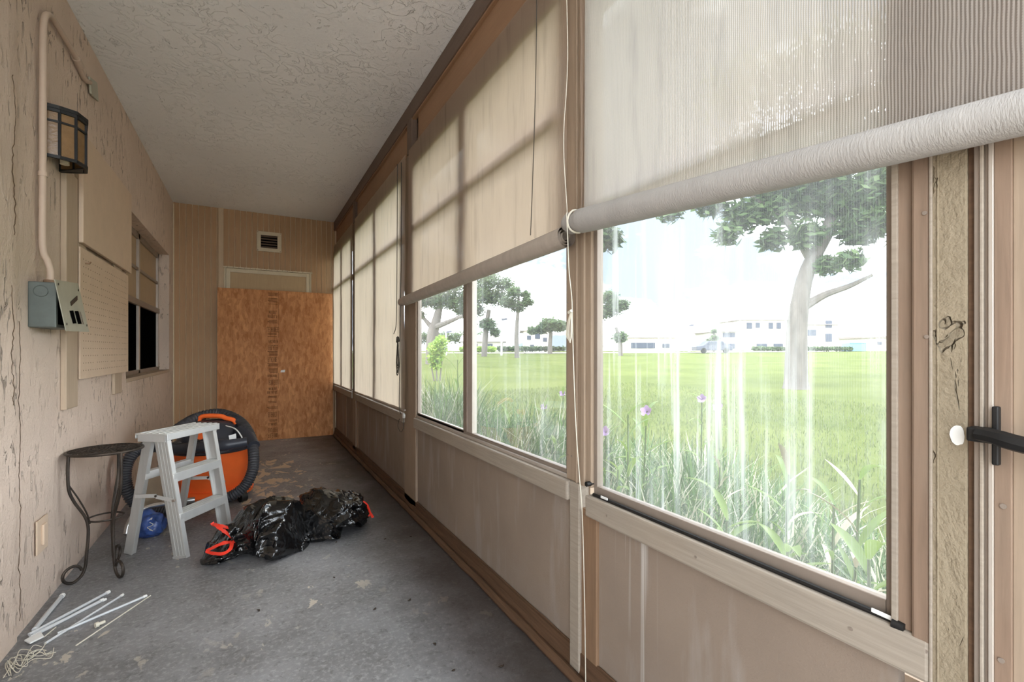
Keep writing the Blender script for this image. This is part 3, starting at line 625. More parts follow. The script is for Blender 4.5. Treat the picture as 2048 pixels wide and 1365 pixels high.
obj('end_plate', MB().prism([(XL + .008, 3.17, 2.455), (XL + .008, 3.30, 2.49), (XL + .008, 3.33, 2.40), (XL + .008, 3.20, 2.38)], (.01, 0, 0)), M['cover'], cd, bevel=.002)
ol = thing('outlet_plate', 'tan painted outlet plate low on the stucco wall', 'outlet', (XL, 2.57, .235))
obj('plate', B(XL + .004, XL + .010, 2.515, 2.63, .235, .37), M['panelpaint'], ol, bevel=.003)
obj('lever', B(XL + .009, XL + .019, 2.555, 2.592, .262, .345), M['panelpaint'], ol, bevel=.004)

# =================================================================== OSB SHEET against the back door
ox0, ox1, oh = -.335, .884, 1.757
def osb_p(x, z, off=0): return (x, 6.178 + .030 * z / oh - off, z)
ob = tag(obj('strand_board', MB().add([osb_p(ox0, .002), osb_p(ox1, .002), osb_p(ox1, oh), osb_p(ox0, oh), osb_p(ox0, .002, -.011), osb_p(ox1, .002, -.011), osb_p(ox1, oh, -.011), osb_p(ox0, oh, -.011)],
    [(0, 1, 2, 3), (7, 6, 5, 4), (0, 4, 5, 1), (1, 5, 6, 2), (2, 6, 7, 3), (3, 7, 4, 0)]), M['osb']), 'orange brown strand board sheet leaning against the end wall door', 'board')
ink = MB(); rnd = random.Random(3)
def inkrect(x0, x1, z0, z1): ink.add([osb_p(x0, z0, .0008), osb_p(x1, z0, .0008), osb_p(x1, z1, .0008), osb_p(x0, z1, .0008)], [(0, 1, 2, 3)])
zz = oh - .03
while zz > .05:
    h = rnd.choice((.035, .05, .06, .03)); kind = rnd.random(); xa, xb = .168 + rnd.uniform(-.012, .012), .268 + rnd.uniform(-.012, .006)
    if kind < .55:
        x = xa
        while x < xb:
            w = rnd.uniform(.006, .011); s = rnd.random()
            inkrect(x, x + .0035, zz - h, zz)
            if s < .6: inkrect(x, x + w, zz - .006, zz)
            if s > .3: inkrect(x, x + w, zz - h * .55, zz - h * .55 + .006)
            if .2 < s < .8: inkrect(x, x + w, zz - h, zz - h + .006)
            if s > .7: inkrect(x + w - .003, x + w, zz - h, zz)
            x += w + .005
    elif kind < .85:
        for q in range(int(h / .014)): inkrect(xa + rnd.uniform(0, .02), xb, zz - q * .014 - .006, zz - q * .014)
    else: inkrect(xa, xb, zz - .004, zz)
    zz -= h + rnd.choice((.008, .012, .03))
for z0, z1 in ((1.2, 1.74), (.60, .78), (.2, .34)): inkrect(.278, .281, z0, z1)
obj('stamp_print', ink, M['ink'], ob, kind='stuff')
obj('paper_scrap', MB().prism([osb_p(.30, .79, .001), osb_p(.345, .79, .001), osb_p(.35, .82, .001), osb_p(.305, .815, .001)], (0, -.0006, 0)), M['white'], ob)

# =================================================================== STEP LADDER
LO = Vector((-.285, 2.845, 0)); E1 = Vector((.58, .815, 0)); E2 = Vector((.815, -.58, 0)); EZ = Vector((0, 0, 1))
def L(a, b, z): return LO + E1 * a + E2 * b + EZ * z
ld = thing('step_ladder', 'small aluminium step ladder with two treads standing beside the bin bags', 'ladder', LO + E2 * -.17 + E1 * .17)
def lbox(name, a0, a1, b0, b1, z0, z1, m='ladder', par=None, bevel=.002):
    vs = [L(a, b, z) for z in (z0, z1) for a, b in ((a0, b0), (a1, b0), (a1, b1), (a0, b1))]
    return obj(name, MB().add(vs, [(3, 2, 1, 0), (4, 5, 6, 7), (0, 1, 5, 4), (1, 2, 6, 5), (2, 3, 7, 6), (3, 0, 4, 7)]), M[m], par or ld, bevel=bevel)
LW = .335
def front_x(z): return -.112 * z / .62
for sgn, a in ((1, 0.0), (-1, LW)):
    rr_ = MB(); p, q = L(a + .004 * sgn, -.036, .004), L(a + .004 * sgn, -.036 - .112, .618)
    rr_.bar(p, q, .006, .068, E1)
    for off in (-.018, 0, .018):
        d = E2 * off; rr_.bar(p + d - E1 * .004 * sgn, q + d - E1 * .004 * sgn, .003, .004, E1)
    fr = obj('front_rail', rr_, M['ladder_rail'], ld)
    fl = MB().bar(L(a + .012 * sgn, -.002, .004), L(a + .012 * sgn, -.114, .618), .024, .005, E1)
    fl.bar(L(a + .012 * sgn, -.069, .004), L(a + .012 * sgn, -.181, .618), .02, .004, E1); obj('rail_flange', fl, M['ladder'], fr)
    obj('rubber_foot', MB().bar(L(a + .01 * sgn, -.036, 0.001), L(a + .01 * sgn, -.038, .014), .028, .072, E1), M['ladder_rail'], fr)
    rl = MB().bar(L(a + .012 * sgn, -.335, .004), L(a + .014 * sgn, -.225, .60), .005, .046, E1)
    rl.bar(L(a + .022 * sgn, -.312, .004), L(a + .024 * sgn, -.203, .60), .02, .004, E1)
    rg = obj('rear_leg', rl, M['ladder_rail'], ld)
    obj('rivet', MB().tube([L(a + .008 * sgn, -.20, .592), L(a - .006 * sgn, -.20, .592)], .007, 8), M['alu'], rg)
    mp = L(a - .004 * sgn, -.16, .312)
    sp = obj('spreader_bar', MB().bar(L(a - .003 * sgn, -.282, .305), mp, .003, .018, E1), M['ladder'], ld)
    obj('spreader_link', MB().bar(mp - EZ * .004 - E1 * .003 * sgn, L(a - .006 * sgn, -.062, .292), .003, .018, E1), M['ladder'], sp)
    obj('rivet', MB().tube([mp + E1 * .004 * sgn, mp - E1 * .008 * sgn], .006, 8), M['iron'], sp)
    obj('rivet', MB().tube([L(a, -.064, .292), L(a - .012 * sgn, -.064, .292)], .007, 8), M['alu'], sp)
    lbox('gusset', a - .008 * sgn, a - .002 * sgn, -.262, -.108, .583, .617, 'ladder')
for zt in (.222, .424):
    f = front_x(zt)
    tr_ = lbox('tread', .010, LW - .010, f - .072, f - .002, zt - .006, zt)
    lbox('tread_lip', .004, LW - .004, f - .002, f + .006, zt - .046, zt, par=tr_)
    for k in range(3): lbox('tread_rib', .014, LW - .014, f - .018 - k * .02, f - .014 - k * .02, zt, zt + .0015, par=tr_, bevel=0)
tp = lbox('top_cap', -.012, LW + .012, -.272, -.096, .617, .626)
lbox('cap_lip', -.012, LW + .012, -.100, -.094, .592, .626, par=tp); lbox('cap_lip', -.012, LW + .012, -.272, -.268, .600, .626, par=tp)
for k in range(5): lbox('cap_rib', -.011, LW + .011, -.255 + k * .034, -.243 + k * .034, .626, .629, par=tp, bevel=0)
lbox('rear_brace', .012, LW - .012, -.272, -.235, .385, .425)

# =================================================================== WET AND DRY VACUUM
vc = Vector((-.235, 3.90, 0))
va = thing('shop_vacuum', 'orange and charcoal wet and dry vacuum behind the step ladder', 'vacuum', vc)
obj('drum', MB().lathe([(.175, .075), (.185, .08), (.215, .20), (.240, .345), (.243, .36)], vc, 48), M['orange'], va, smooth=True)
obj('drum_rib', MB().bar(vc + Vector((-.16, -.155, .1)), vc + Vector((-.165, -.175, .33)), .012, .012), M['orange'], va)
obj('dolly', MB().lathe([(.20, .045), (.245, .05), (.25, .075), (.22, .098), (.19, .10)], vc, 48), M['orange'], va, smooth=True)
obj('collar', MB().lathe([(.243, .355), (.252, .365), (.25, .40), (.235, .42)], vc, 48), M['charcoal'], va, smooth=True)
hd = obj('motor_head', MB().lathe([(.235, .415), (.215, .43), (.20, .47), (.165, .525), (.12, .55), (.05, .558)], vc, 48), M['charcoal'], va, smooth=True)
hp_ = [vc + Vector((CS * q, -SN * q, z)) for q, z in ((-.11, .515), (-.095, .565), (-.06, .585), (.05, .585), (.09, .57), (.14, .558), (.165, .53))]
obj('carry_handle', MB().tube(smooth_path(hp_, 30), .016, 10), M['orange'], va, smooth=True)
for q in (-.17, .0, .15):
    pf = vc + Vector((-SN, -CS, 0)) * .232 + Vector((CS, -SN, 0)) * q
    obj('latch', MB().bar(pf + Vector((0, 0, .33)), pf + Vector((0, 0, .385)), .036, .02, (CS, -SN, 0)), M['orange'], va, bevel=.004)
obj('switch', MB().disc(at(402, 872, 3.08), .026, (-SN, -CS, .2), .01, 16), M['orange'], hd)
obj('switch', MB().disc(at(424, 868, 3.09), .022, (-SN, -CS, .2), .012, 16), M['orange'], hd)
lb = [at(458, 872, 3.095), at(472, 868, 3.115), at(473, 879, 3.115), at(460, 884, 3.095)]
obj('paper_label', MB().prism(lb, (-.002, -.003, .001)), M['white'], hd)
obj('cable', MB().tube(smooth_path([at(452, 852, 3.2), at(470, 858, 3.14), at(482, 872, 3.12), at(486, 884, 3.1)], 20), .004, 6), M['white'], hd, smooth=True)
for q, w in ((.235, .05), (-.2, .05), (.12, -.2)):
    p = vc + Vector((CS * q, -SN * q, 0)) + Vector((-SN, -CS, 0)) * w
    cs_ = obj('caster', MB().tube([p + Vector((-.018, -.01, .034)), p + Vector((.018, .01, .034))], .033, 14), M['black'], va, smooth=True)
    obj('caster_arm', MB().tube([p * 1.0 + Vector((0, 0, .052)), p + (vc - p) * .3 + Vector((0, 0, .075))], [.03, .035], 8), M['charcoal'], cs_, smooth=True)
hose_px = [(318, 892, 2.98), (350, 862, 3.12), (392, 836, 3.3), (438, 827, 3.38), (478, 842, 3.32), (500, 872, 3.2), (507, 908, 3.1), (505, 942, 3.03), (490, 972, 2.98), (462, 993, 2.94), (425, 1006, 2.92), (385, 1016, 2.9), (340, 1023, 2.88), (300, 1021, 2.85), (268, 1004, 2.82), (252, 972, 2.80), (251, 938, 2.80), (266, 908, 2.84), (292, 894, 2.92), (330, 897, 2.98), (360, 894, 2.98)]
hp2 = smooth_path([at(*p) for p in hose_px], 420); hp2 = [Vector((p.x, p.y, max(p.z, .036))) for p in hp2]
obj('hose', MB().tube(hp2, [.034 if i % 3 else .028 for i in range(len(hp2))], 12), M['hose'], va, smooth=True, angle=80)
obj('hose_cuff', MB().tube([at(480, 862, 3.24), at(497, 876, 3.18), at(507, 893, 3.12)], [.040, .043, .040], 12), M['charcoal'], va, smooth=True)
obj('wand', MB().tube([at(335, 899, 2.93), at(400, 895, 2.93), at(402, 895, 2.93), at(455, 890, 2.95), at(457, 890, 2.95), at(494, 884, 3.0)], [.034, .034, .038, .038, .032, .030], 14), M['charcoal'], va, smooth=True)
wt = smooth_path([at(252, 1072, 2.62), at(258, 1048, 2.64), at(272, 1028, 2.66), at(300, 1014, 2.70), at(340, 1006, 2.74), at(390, 1000, 2.8)], 40); wt = [Vector((p.x, p.y, max(p.z, .017))) for p in wt]
tag(obj('wand_tube', MB().tube(wt, .0155, 12), M['chrome'], smooth=True), 'bent chrome vacuum wand lying under the step ladder', 'tube')
cb = [at(270, 1006, 2.74), at(318, 1008, 2.90), at(328, 940, 2.92), at(292, 938, 2.76)]
cbq = [Vector((p.x, p.y, 0.0)) for p in cb[:2]] + [Vector((p.x, p.y, .31)) for p in cb[2:]]
tag(obj('cardboard_piece', MB().prism(cbq, (.004, .006, 0)), M['card']), 'brown cardboard piece propped between the vacuum hose and the ladder', 'cardboard')

def lump(name, c, r, m, seed, parent=None, sub=4, amp=.3, fz=0):
    bm = bmesh.new(); bmesh.ops.create_icosphere(bm, subdivisions=sub, radius=1); mb = MB()
    for v in bm.verts:
        p = v.co; k = 1 + amp * mn.noise(p * 1.6 + Vector((seed, 0, 0))) + amp * .5 * (1 - 2 * abs(mn.noise(p * 3.2 + Vector((0, seed, 0)))))
        mb.v.append((c[0] + p.x * r[0] * k, c[1] + p.y * r[1] * k, max(fz, c[2] + p.z * r[2] * k)))
    mb.f = [tuple(v.index for v in f.verts) for f in bm.faces]; bm.free()
    return obj(name, mb, m, parent, smooth=True, angle=70)
pb = onz(290, 1080, 0)
bb = tag(lump('blue_bundle', (pb.x + .005, pb.y + .05, .062), (.068, .062, .068), M['blue'], 4.2, amp=.35, fz=.001), 'crumpled blue plastic wrapped bundle on the floor under the ladder', 'bundle')
ck2 = MB(); qq = []
for k in range(9): qq.append(Vector((pb.x + .02 + .018 * math.sin(k * 1.9), pb.y - .012, .045 + .009 * k + .01 * math.cos(k * 2.7))))
obj('white_scuff', MB().tube(smooth_path(qq, 40), .0016, 5), M['string'], bb)

# =================================================================== PLANT STAND
pc = Vector((-.598, 2.855, 0))
ps = thing('plant_stand', 'black wrought iron plant stand with scroll feet against the stucco wall', 'plant stand', pc)
RT, ZT = .138, .577
obj('top_rim', MB().tube([pc + Vector((RT * math.cos(k*math.pi/24), RT * math.sin(k*math.pi/24), ZT)) for k in range(49)], .006, 6), M['iron'], ps, smooth=True)
mesh_ = MB()
for k in range(-8, 9):
    o_ = k * .0155; h_ = math.sqrt(max(0, RT**2 - o_**2))
    pts = lambda ax: [pc + (Vector((o_, t_, 0)) if ax else Vector((t_, o_, 0))) + Vector((0, 0, ZT + .003 * math.sin(t_ * 200 + k * math.pi))) for t_ in [h_ * (-1 + 2 * j / 14) for j in range(15)]]
    mesh_.tube(pts(0), .0028, 5); mesh_.tube(pts(1), .0028, 5)
obj('woven_top', mesh_, M['iron'], ps, kind='stuff')
for ang in (-144, -56, 82):
    a = math.radians(ang); rd = Vector((math.cos(a), math.sin(a), 0))
    prof = [(RT, ZT), (RT + .002, .50), (RT - .002, .42), (.115, .36), (.080, .29), (.068, .24), (.068, .18), (.074, .11), (.078, .06), (.092, .025), (.118, .0065)]
    prof += [(.122 + .036 * math.cos(t_) * (1 - .12 * (t_ > 1.5)), .0425 + .036 * math.sin(t_)) for t_ in [math.radians(d) for d in range(-70, 180, 17)]]
    obj('leg', MB().tube(smooth_path([pc + rd * r + Vector((0, 0, z)) for r, z in prof], 90), .0062, 8), M['iron'], ps, smooth=True)
    pr2 = [(RT - .004, .44), (.10, .37), (.072, .30), (.060, .25)]
    obj('leg_strand', MB().tube(smooth_path([pc + rd * r + Vector((0, 0, z)) for r, z in pr2], 30), .0035, 6), M['iron'], ps, smooth=True)
obj('lower_ring', MB().tube([pc + Vector((.066 * math.cos(k*math.pi/24), .066 * math.sin(k*math.pi/24), .262)) for k in range(49)], .0042, 6), M['iron'], ps, smooth=True)

# =================================================================== BIN BAGS
def bag(name, label, axis, prof, seed, neck_i):
    """loft along a floor polyline; prof = (half width, height) per axis point"""
    P = smooth_path(axis, 120); n = len(prof); NS = 110; mb = MB(); m = len(P)
    for i, p in enumerate(P):
        s = i / (m - 1) * (n - 1); k = min(int(s), n - 2); u = s - k; u = u * u * (3 - 2 * u)
        w = prof[k][0] * (1 - u) + prof[k+1][0] * u; h = prof[k][1] * (1 - u) + prof[k+1][1] * u
        t_ = (P[min(i+1, m-1)] - P[max(i-1, 0)]); t_.z = 0; t_.normalize(); side = Vector((t_.y, -t_.x, 0))
        nk = math.exp(-((s - neck_i) / .55) ** 2)
        for j in range(NS):
            th = 2 * math.pi * j / NS; cx_, cz_ = math.cos(th), math.sin(th)
            q = p * 6.5 + Vector((cx_ * 1.25, cz_ * 1.25, seed)); big = mn.noise(q * .8)
            fold = 1 - 2.2 * abs(mn.noise(q * 1.35 + Vector((3, seed, 1)))); fold2 = 1 - 2.2 * abs(mn.noise(q * 3.1 + Vector((seed, 5, 1))))
            pl_ = .16 * nk * math.sin(th * 11 + 3 * big) + .03 * math.sin(th * 7 + s * 1.5 + 4 * big) * (.3 + nk)
            fold3 = 1 - 2.2 * abs(mn.noise(q * 6.3 + Vector((seed, 2, 8)))); k2 = 1 + .22 * big + .19 * fold + .085 * fold2 + .02 * fold3 + pl_
            z = (h * .5 + cz_ * h * .5 * k2)
            if cz_ < 0: z *= .9
            mb.v.append(tuple(p + side * (cx_ * w * k2 * (1.06 if cz_ < 0 else 1)) + Vector((0, 0, max(.0015, z + p.z * 0)))))
    mb.f = [(i*NS+j, i*NS+(j+1) % NS, (i+1)*NS+(j+1) % NS, (i+1)*NS+j) for i in range(m-1) for j in range(NS)]
    mb.f += [tuple(reversed(range(NS))), tuple(range((m-1)*NS, m*NS))]
    r = thing(name, label, 'bin bag', tuple(sum((Vector(a) for a in axis), Vector()) / len(axis)), 'black bin bags on the floor')
    obj('bag_film', mb, M['bag'], r, smooth=True, angle=50); return r
def ribbon(parent, pts, w=.021):
    P = smooth_path(pts, 36); mb = MB(); vs = []
    for i, p in enumerate(P):
        t_ = (P[min(i+1, 36)] - P[max(i-1, 0)]).normalized(); s_ = t_.cross(Vector((.2, -.5, .8))).normalized() * (w / 2 * (.8 + .4 * mn.noise((i * .3, w * 99, 0)))); nn = t_.cross(s_).normalized() * .0012
        vs += [p - s_ - nn, p + s_ - nn, p + s_ + nn, p - s_ + nn]
    mb.add(vs, [(i*4+k, i*4+(k+1) % 4, i*4+4+(k+1) % 4, i*4+4+k) for i in range(36) for k in range(4)] + [(3, 2, 1, 0), (144, 145, 146, 147)])
    return obj('drawstring', mb, M['red'], parent, smooth=True)
g1 = bag('bin_bag', 'black bin bag beside the ladder foot, red drawstrings at its left end', [(-.215, 2.735, 0), (-.16, 2.75, 0), (-.08, 2.78, 0), (.0, 2.80, 0), (.09, 2.79, 0), (.18, 2.74, 0), (.255, 2.70, 0)],
         [(.02, .02), (.10, .075), (.09, .135), (.14, .205), (.17, .24), (.16, .215), (.04, .04)], 3.3, 1.8)
g2 = bag('bin_bag', 'black bin bag nearer the window wall, red drawstring at its right end', [(.225, 2.78, 0), (.28, 2.83, 0), (.36, 2.89, 0), (.45, 2.96, 0), (.53, 3.02, 0), (.585, 3.05, 0), (.64, 3.05, 0)],
         [(.04, .04), (.16, .15), (.20, .205), (.19, .20), (.12, .17), (.06, .145), (.02, .06)], 8.1, 4.9)
for pts in ([at(470, 1062, 2.42), at(455, 1056, 2.38), at(440, 1052, 2.36), at(427, 1050, 2.36), at(424, 1046, 2.36)], [at(466, 1078, 2.36), at(452, 1066, 2.33), at(438, 1056, 2.33), at(428, 1048, 2.35)], [at(468, 1084, 2.33), at(450, 1086, 2.26), at(430, 1094, 2.24), at(415, 1103, 2.235), at(424, 1107, 2.23), at(446, 1108, 2.22), at(461, 1098, 2.25), at(464, 1082, 2.32)]): ribbon(g1, pts)
ribbon(g2, [at(702, 996, 2.84), at(716, 1002, 2.84), at(732, 1008, 2.84), at(739, 1024, 2.84), at(746, 1036, 2.83)])
ribbon(g2, [at(704, 1000, 2.83), at(722, 1006, 2.83), at(736, 1016, 2.83), at(739, 1030, 2.83), at(731, 1038, 2.82)], .010)

# =================================================================== RODS AND STRINGS
rods = [((124, 1193), (69, 1260), .0085, 'short clear rod lying apart beside the wall'), ((215, 1186), (58, 1270), .0060, 'longest white rod in the pile by the wall'),
        ((203, 1202), (60, 1276), .0058, 'white rod directly in front of the longest rod'), ((208, 1201), (66, 1270), .0045, 'slim clear rod squeezed between the two long white rods'),
        ((243, 1192), (90, 1288), .0046, 'white rod in the middle of the fanned pile'), ((289, 1194), (115, 1268), .0050, 'white rod on the right of the fanned pile'),
        ((301, 1192), (152, 1292), .0024, 'thin pale stick at the outer right edge of the pile'), ((112, 1255), (88, 1275), .0022, 'tiny broken pale stick within the rod pile')]
for (a, b, r, lab) in rods:
    p, q = onz(a[0], a[1], r), onz(b[0], b[1], r)
    for w_ in (p, q): w_.x = max(w_.x, XL + .02)
    rd_ = tag(obj('blind_rod', MB().tube([p, p.lerp(q, .5), q], r, 8), M['clear'] if r > .003 else M['string'], smooth=True), lab, 'rod', 'plastic blind rods in a pile')
    if r > .004: obj('rod_tip', MB().tube([p + (p - q).normalized() * .008, p - (p - q).normalized() * .006], r * 1.18, 8), M['white'], rd_, smooth=True)
hb_ = [onz(48, 1284, .004), onz(82, 1266, .004), onz(88, 1276, .004), onz(60, 1290, .004)]
tag(obj('plastic_bracket', MB().prism(hb_, (0, 0, .006)), M['white'], bevel=.002), 'flat white plastic bracket at the base of the rods', 'bracket')
tb = onz(190, 1252, .011); tb2 = onz(210, 1244, .011)
tag(obj('plastic_connector', MB().tube([tb, tb.lerp(tb2, .35), tb.lerp(tb2, .4), tb2], [.010, .010, .006, .006], 10), M['string'], smooth=True), 'small tan tubular connector lying by the thin stick', 'connector')
rs = random.Random(11)
for k in range(9):
    u0, v0 = rs.uniform(70, 120), rs.uniform(1285, 1312); pts = []
    for j in range(7):
        f_ = j / 6; u_ = u0 + (rs.uniform(2, 30) - u0) * f_ + rs.uniform(-8, 8); v_ = v0 + (rs.uniform(1318, 1350) - v0) * f_ + rs.uniform(-9, 9)
        p = onz(u_, v_, .003 + .012 * rs.random()); p.x = max(p.x, XL + .022); pts.append(p)
    tag(obj('string_scrap', MB().tube(smooth_path(pts, 40), .0009 + .0005 * rs.random(), 5), M['string'], smooth=True), 'loose off white string in the tangle at the rod ends', 'string', 'strings in the tangle')
# litter
rl_ = random.Random(5)
for (u, v, w_, lab) in ((1000, 1330, .02, 'curled leaf scrap on the floor beside the foot of the central post'), (746, 1218, .018, 'curled leaf scrap in the middle of the open floor'), (670, 1085, .015, 'dark leaf scrap close in front of the right bin bag'),
        (512, 1224, .02, 'dark leaf scrap in front of the left bin bag'), (815, 1200, .02, 'dark leaf scrap right of the open floor middle'), (866, 1291, .015, 'small leaf scrap near the base rail, towards the camera'), (770, 1080, .012, 'small leaf scrap between the right bag and the base rail'),
        (670, 1155, .01, 'speck of leaf below the gap between the two bags'), (820, 1075, .012, 'small leaf scrap nearest the base rail beside the bags'), (905, 1340, .012, 'small leaf scrap at the bottom edge of the floor')):
    p = onz(u, v, .003); a = rl_.uniform(0, 6); pts = [p + Vector((math.cos(a + t_) * w_ * .6, math.sin(a + t_) * w_ * .6, .002 * abs(math.sin(t_ * 2)))) for t_ in (0, .5, 1.0, 1.5, 2.0)]
    tag(obj('leaf_scrap', MB().tube(smooth_path(pts, 10), [.0008 + .0022 * math.sin(math.pi * i / 10) for i in range(11)], 5), M['leafbit']), lab, 'leaf', 'leaf scraps on the floor')

# =================================================================== OUTSIDE
def zg(x, y):
    d = math.hypot(x, y); return -.12 + max(0, min(d, 75) - 13) * .0195
def ground(p): return Vector((p.x, p.y, zg(p.x, p.y)))
mb = MB(); NR, NA = 60, 48
for i in range(NR + 1):
    r = 1.0 + (140 - 1.0) * (i / NR) ** 2.2
    for j in range(NA + 1):
        a = math.radians(-75 + 168 * j / NA); x, y = XR + .13 + r * math.cos(a) * 1.0 - 1.0, r * math.sin(a)
        mb.v.append((max(x, XR + .13), y, zg(x, y)))
w_ = NA + 1
mb.f = [(i*w_+j, (i+1)*w_+j, (i+1)*w_+j+1, i*w_+j+1) for i in range(NR) for j in range(NA)]
struct('lawn_ground', mb, M['lawn'], smooth=True)
bedm = MB().grid(lambda a, b: (XR + .13 + a * 1.9, -1.5 + b * 16, -.115 + .035 * (1 - abs(2 * a - 1)) + .02 * mn.noise((a * 9, b * 40, 0))), 14, 90)
struct('planting_bed', bedm, M['soil'], smooth=True)
struct('yard_apron', B(-14, XR + .14, -14, YN, -.16, -.13), M['road'])
struct('far_path', MB().grid(lambda a, b: tuple(at(600 + a * 1600, 704, 58 + b * 5.0).xy) + (zg(*at(600 + a * 1600, 704, 58 + b * 5).xy) + .03,), 30, 1), M['road'])

GREENS = [(.09, .17, .04), (.12, .21, .05), (.07, .13, .035), (.16, .25, .08), (.10, .18, .06)]
STRAW = [(.52, .50, .36), (.42, .42, .28), (.60, .58, .46)]
rg_ = random.Random(21)
def blade(mb, p, h, w, lean, az, col):
    dx, dy = math.cos(az), math.sin(az); sx, sy = -dy * w / 2, dx * w / 2; n = len(mb.v)
    for k, (f, ww) in enumerate(((0, .7), (.4, 1), (.75, .7))):
        o = lean * f * f; z = p[2] + h * (f - .35 * (lean / max(h, .01)) * f * f * .5)
        mb.v.append((p[0] + dx * o - sx * ww, p[1] + dy * o - sy * ww, z)); mb.v.append((p[0] + dx * o + sx * ww, p[1] + dy * o + sy * ww, z))
    mb.v.append((p[0] + dx * lean, p[1] + dy * lean, p[2] + h * (1 - .35 * (lean / max(h, .01)) * .5)))
    mb.f += [(n, n+1, n+3, n+2), (n+2, n+3, n+5, n+4), (n+4, n+5, n+6)]
    mb.c += [(*col, 1)] * 7
bl = MB()
for i in range(42000):
    y = -.3 + 13 * rg_.random() ** 1.5; x = XR + .40 + 1.75 * rg_.random() ** 1.15
    pat = .5 + mn.noise((x * 1.3, y * 1.3, 2)); edge = max(0, 1 - (x - XR - .15) / 2.0)
    tall = .62 if y > 1.0 else .42
    h = (.12 + tall * rg_.random() * (.45 + .8 * max(0, pat))) * (.55 + .55 * min(1, edge * 1.6)); 
    c = rg_.choice(STRAW) if rg_.random() < .22 else rg_.choice(GREENS); kf = rg_.uniform(.75, 1.25)
    blade(bl, (x, y, -.11), h, rg_.uniform(.006, .017), h * rg_.uniform(.1, .8), rg_.uniform(0, 6.28) if x > XR + .75 else rg_.uniform(-1.5, 1.5), sc_(c, kf))
go = obj('tall_grass', bl, M['leaf'], kind='stuff'); tag(go, 'tall weedy grass growing in the bed outside the windows', 'grass')
bl = MB()
LAWN = [(.13, .165, .045), (.155, .185, .06), (.115, .15, .04), (.18, .20, .09)]
for i in range(26000):
    y = -1 + 13 * rg_.random(); x = 3.3 + 8.5 * rg_.random() ** 1.6
    blade(bl, (x, y, zg(x, y)), .03 + .07 * rg_.random(), rg_.uniform(.006, .012), .03, rg_.uniform(0, 6.28), sc_(rg_.choice(LAWN), rg_.uniform(.8, 1.2)))
go = obj('lawn_grass', bl, M['leaf'], kind='stuff'); tag(go, 'short mown grass of the lawn beyond the bed', 'grass')

# leafy plants in the bed
t_ = NT('fresh_leaf'); di = t_.n('ShaderNodeBsdfPrincipled'); cc = t_.mix(t_.noise(8, 3), rgb(92, 124, 48), rgb(150, 172, 84)); t_.l(cc, di.inputs['Base Color']); di.inputs['Roughness'].default_value = .45
tl = t_.n('ShaderNodeBsdfTranslucent'); t_.l(cc, tl.inputs[0]); mx = t_.n('ShaderNodeMixShader'); mx.inputs[0].default_value = .4; t_.l(di.outputs[0], mx.inputs[1]); t_.l(tl.outputs[0], mx.inputs[2]); t_.l(mx.outputs[0], t_.out.inputs['Surface']); M['fresh'] = t_.m
M['stemgreen'] = simple('green_stem', rgb(86, 104, 54), .7, var=.1, bump=0)
M['straw'] = simple('dry_straw_leaf', rgb(206, 198, 170), .7, var=.1, bump=0)
M['petal'] = simple('lilac_petal', rgb(198, 168, 216), .6, var=.06, bump=0)
def leaf_mesh(p, az, length, w, up, droop):
    mb = MB(); d = Vector((math.cos(az), math.sin(az), 0)); s = Vector((-d.y, d.x, 0)); vs = []; n = 7
    for k in range(n + 1):
        f = k / n; ww = w * (math.sin(math.pi * min(1, f * .93 + .07)) ** .8) / 2; c = Vector(p) + d * (length * f * math.cos(up * (1 - f * .4))) + Vector((0, 0, length * (math.sin(up) * f - droop * f * f)))
        vs += [c - s * ww + Vector((0, 0, ww * .5)), c, c + s * ww + Vector((0, 0, ww * .5))]
    mb.add(vs, [(k*3+e, k*3+1+e, k*3+4+e, k*3+3+e) for k in range(n) for e in (0, 1)]); return mb
def plant(name, label, u, v, X, nl, ll, lw, up=.9, flower=False, seed=0, dry=False, start=.35):
    r_ = random.Random(seed); top = onx(u, v, X); base = Vector((X + r_.uniform(-.03, .03), top.y + r_.uniform(-.05, .05), -.1))
    o = thing(name, label, 'plant', base, 'leafy plants outside the windows')
    mid = base.lerp(top, .5) + Vector((.015, .01, 0)); P = smooth_path([base, mid, top], 12)
    obj('stem', MB().tube(P, [.006 - .0025 * i / 12 for i in range(13)], 6), M['stemgreen'], o, smooth=True)
    a0 = r_.uniform(0, 6)
    for k in range(nl):
        f = start + (1 - start) * (k / max(1, nl - 1)); p = base.lerp(mid, f * 2) if f < .5 else mid.lerp(top, f * 2 - 1); k_ = (.7 + .5 * r_.random())
        obj('leaf', leaf_mesh(p, a0 + k * 2.6, ll * k_, lw * k_, up * r_.uniform(.7, 1.15), r_.uniform(.1, .55)), M['straw'] if dry and k % 2 else M['fresh'], o, smooth=True, angle=180)
    if flower:
        fc = top + Vector((0, 0, .01)); nrm = Vector((-.8, -.35, .45)).normalized(); a = nrm.orthogonal().normalized(); b = nrm.cross(a); fl_ = MB()
        ring = []
        for k in range(30):
            th = k / 30 * 2 * math.pi; rr2 = .030 * (.78 + .22 * abs(math.cos(th * 2.5))); ring.append(fc + (a * math.cos(th) + b * math.sin(th)) * rr2 + nrm * (.012 + .004 * math.cos(th * 5)))
        n0 = [fc + (a * math.cos(k/30*6.2832) + b * math.sin(k/30*6.2832)) * .006 for k in range(30)]; tube0 = [p - nrm * .03 for p in n0]
        fl_.add(ring + n0 + tube0, [(k, (k+1) % 30, 30 + (k+1) % 30, 30 + k) for k in range(30)] + [(30 + k, 30 + (k+1) % 30, 60 + (k+1) % 30, 60 + k) for k in range(30)] + [tuple(range(60, 90))])
        obj('flower', fl_, M['petal'], o, smooth=True, angle=120)
    return o
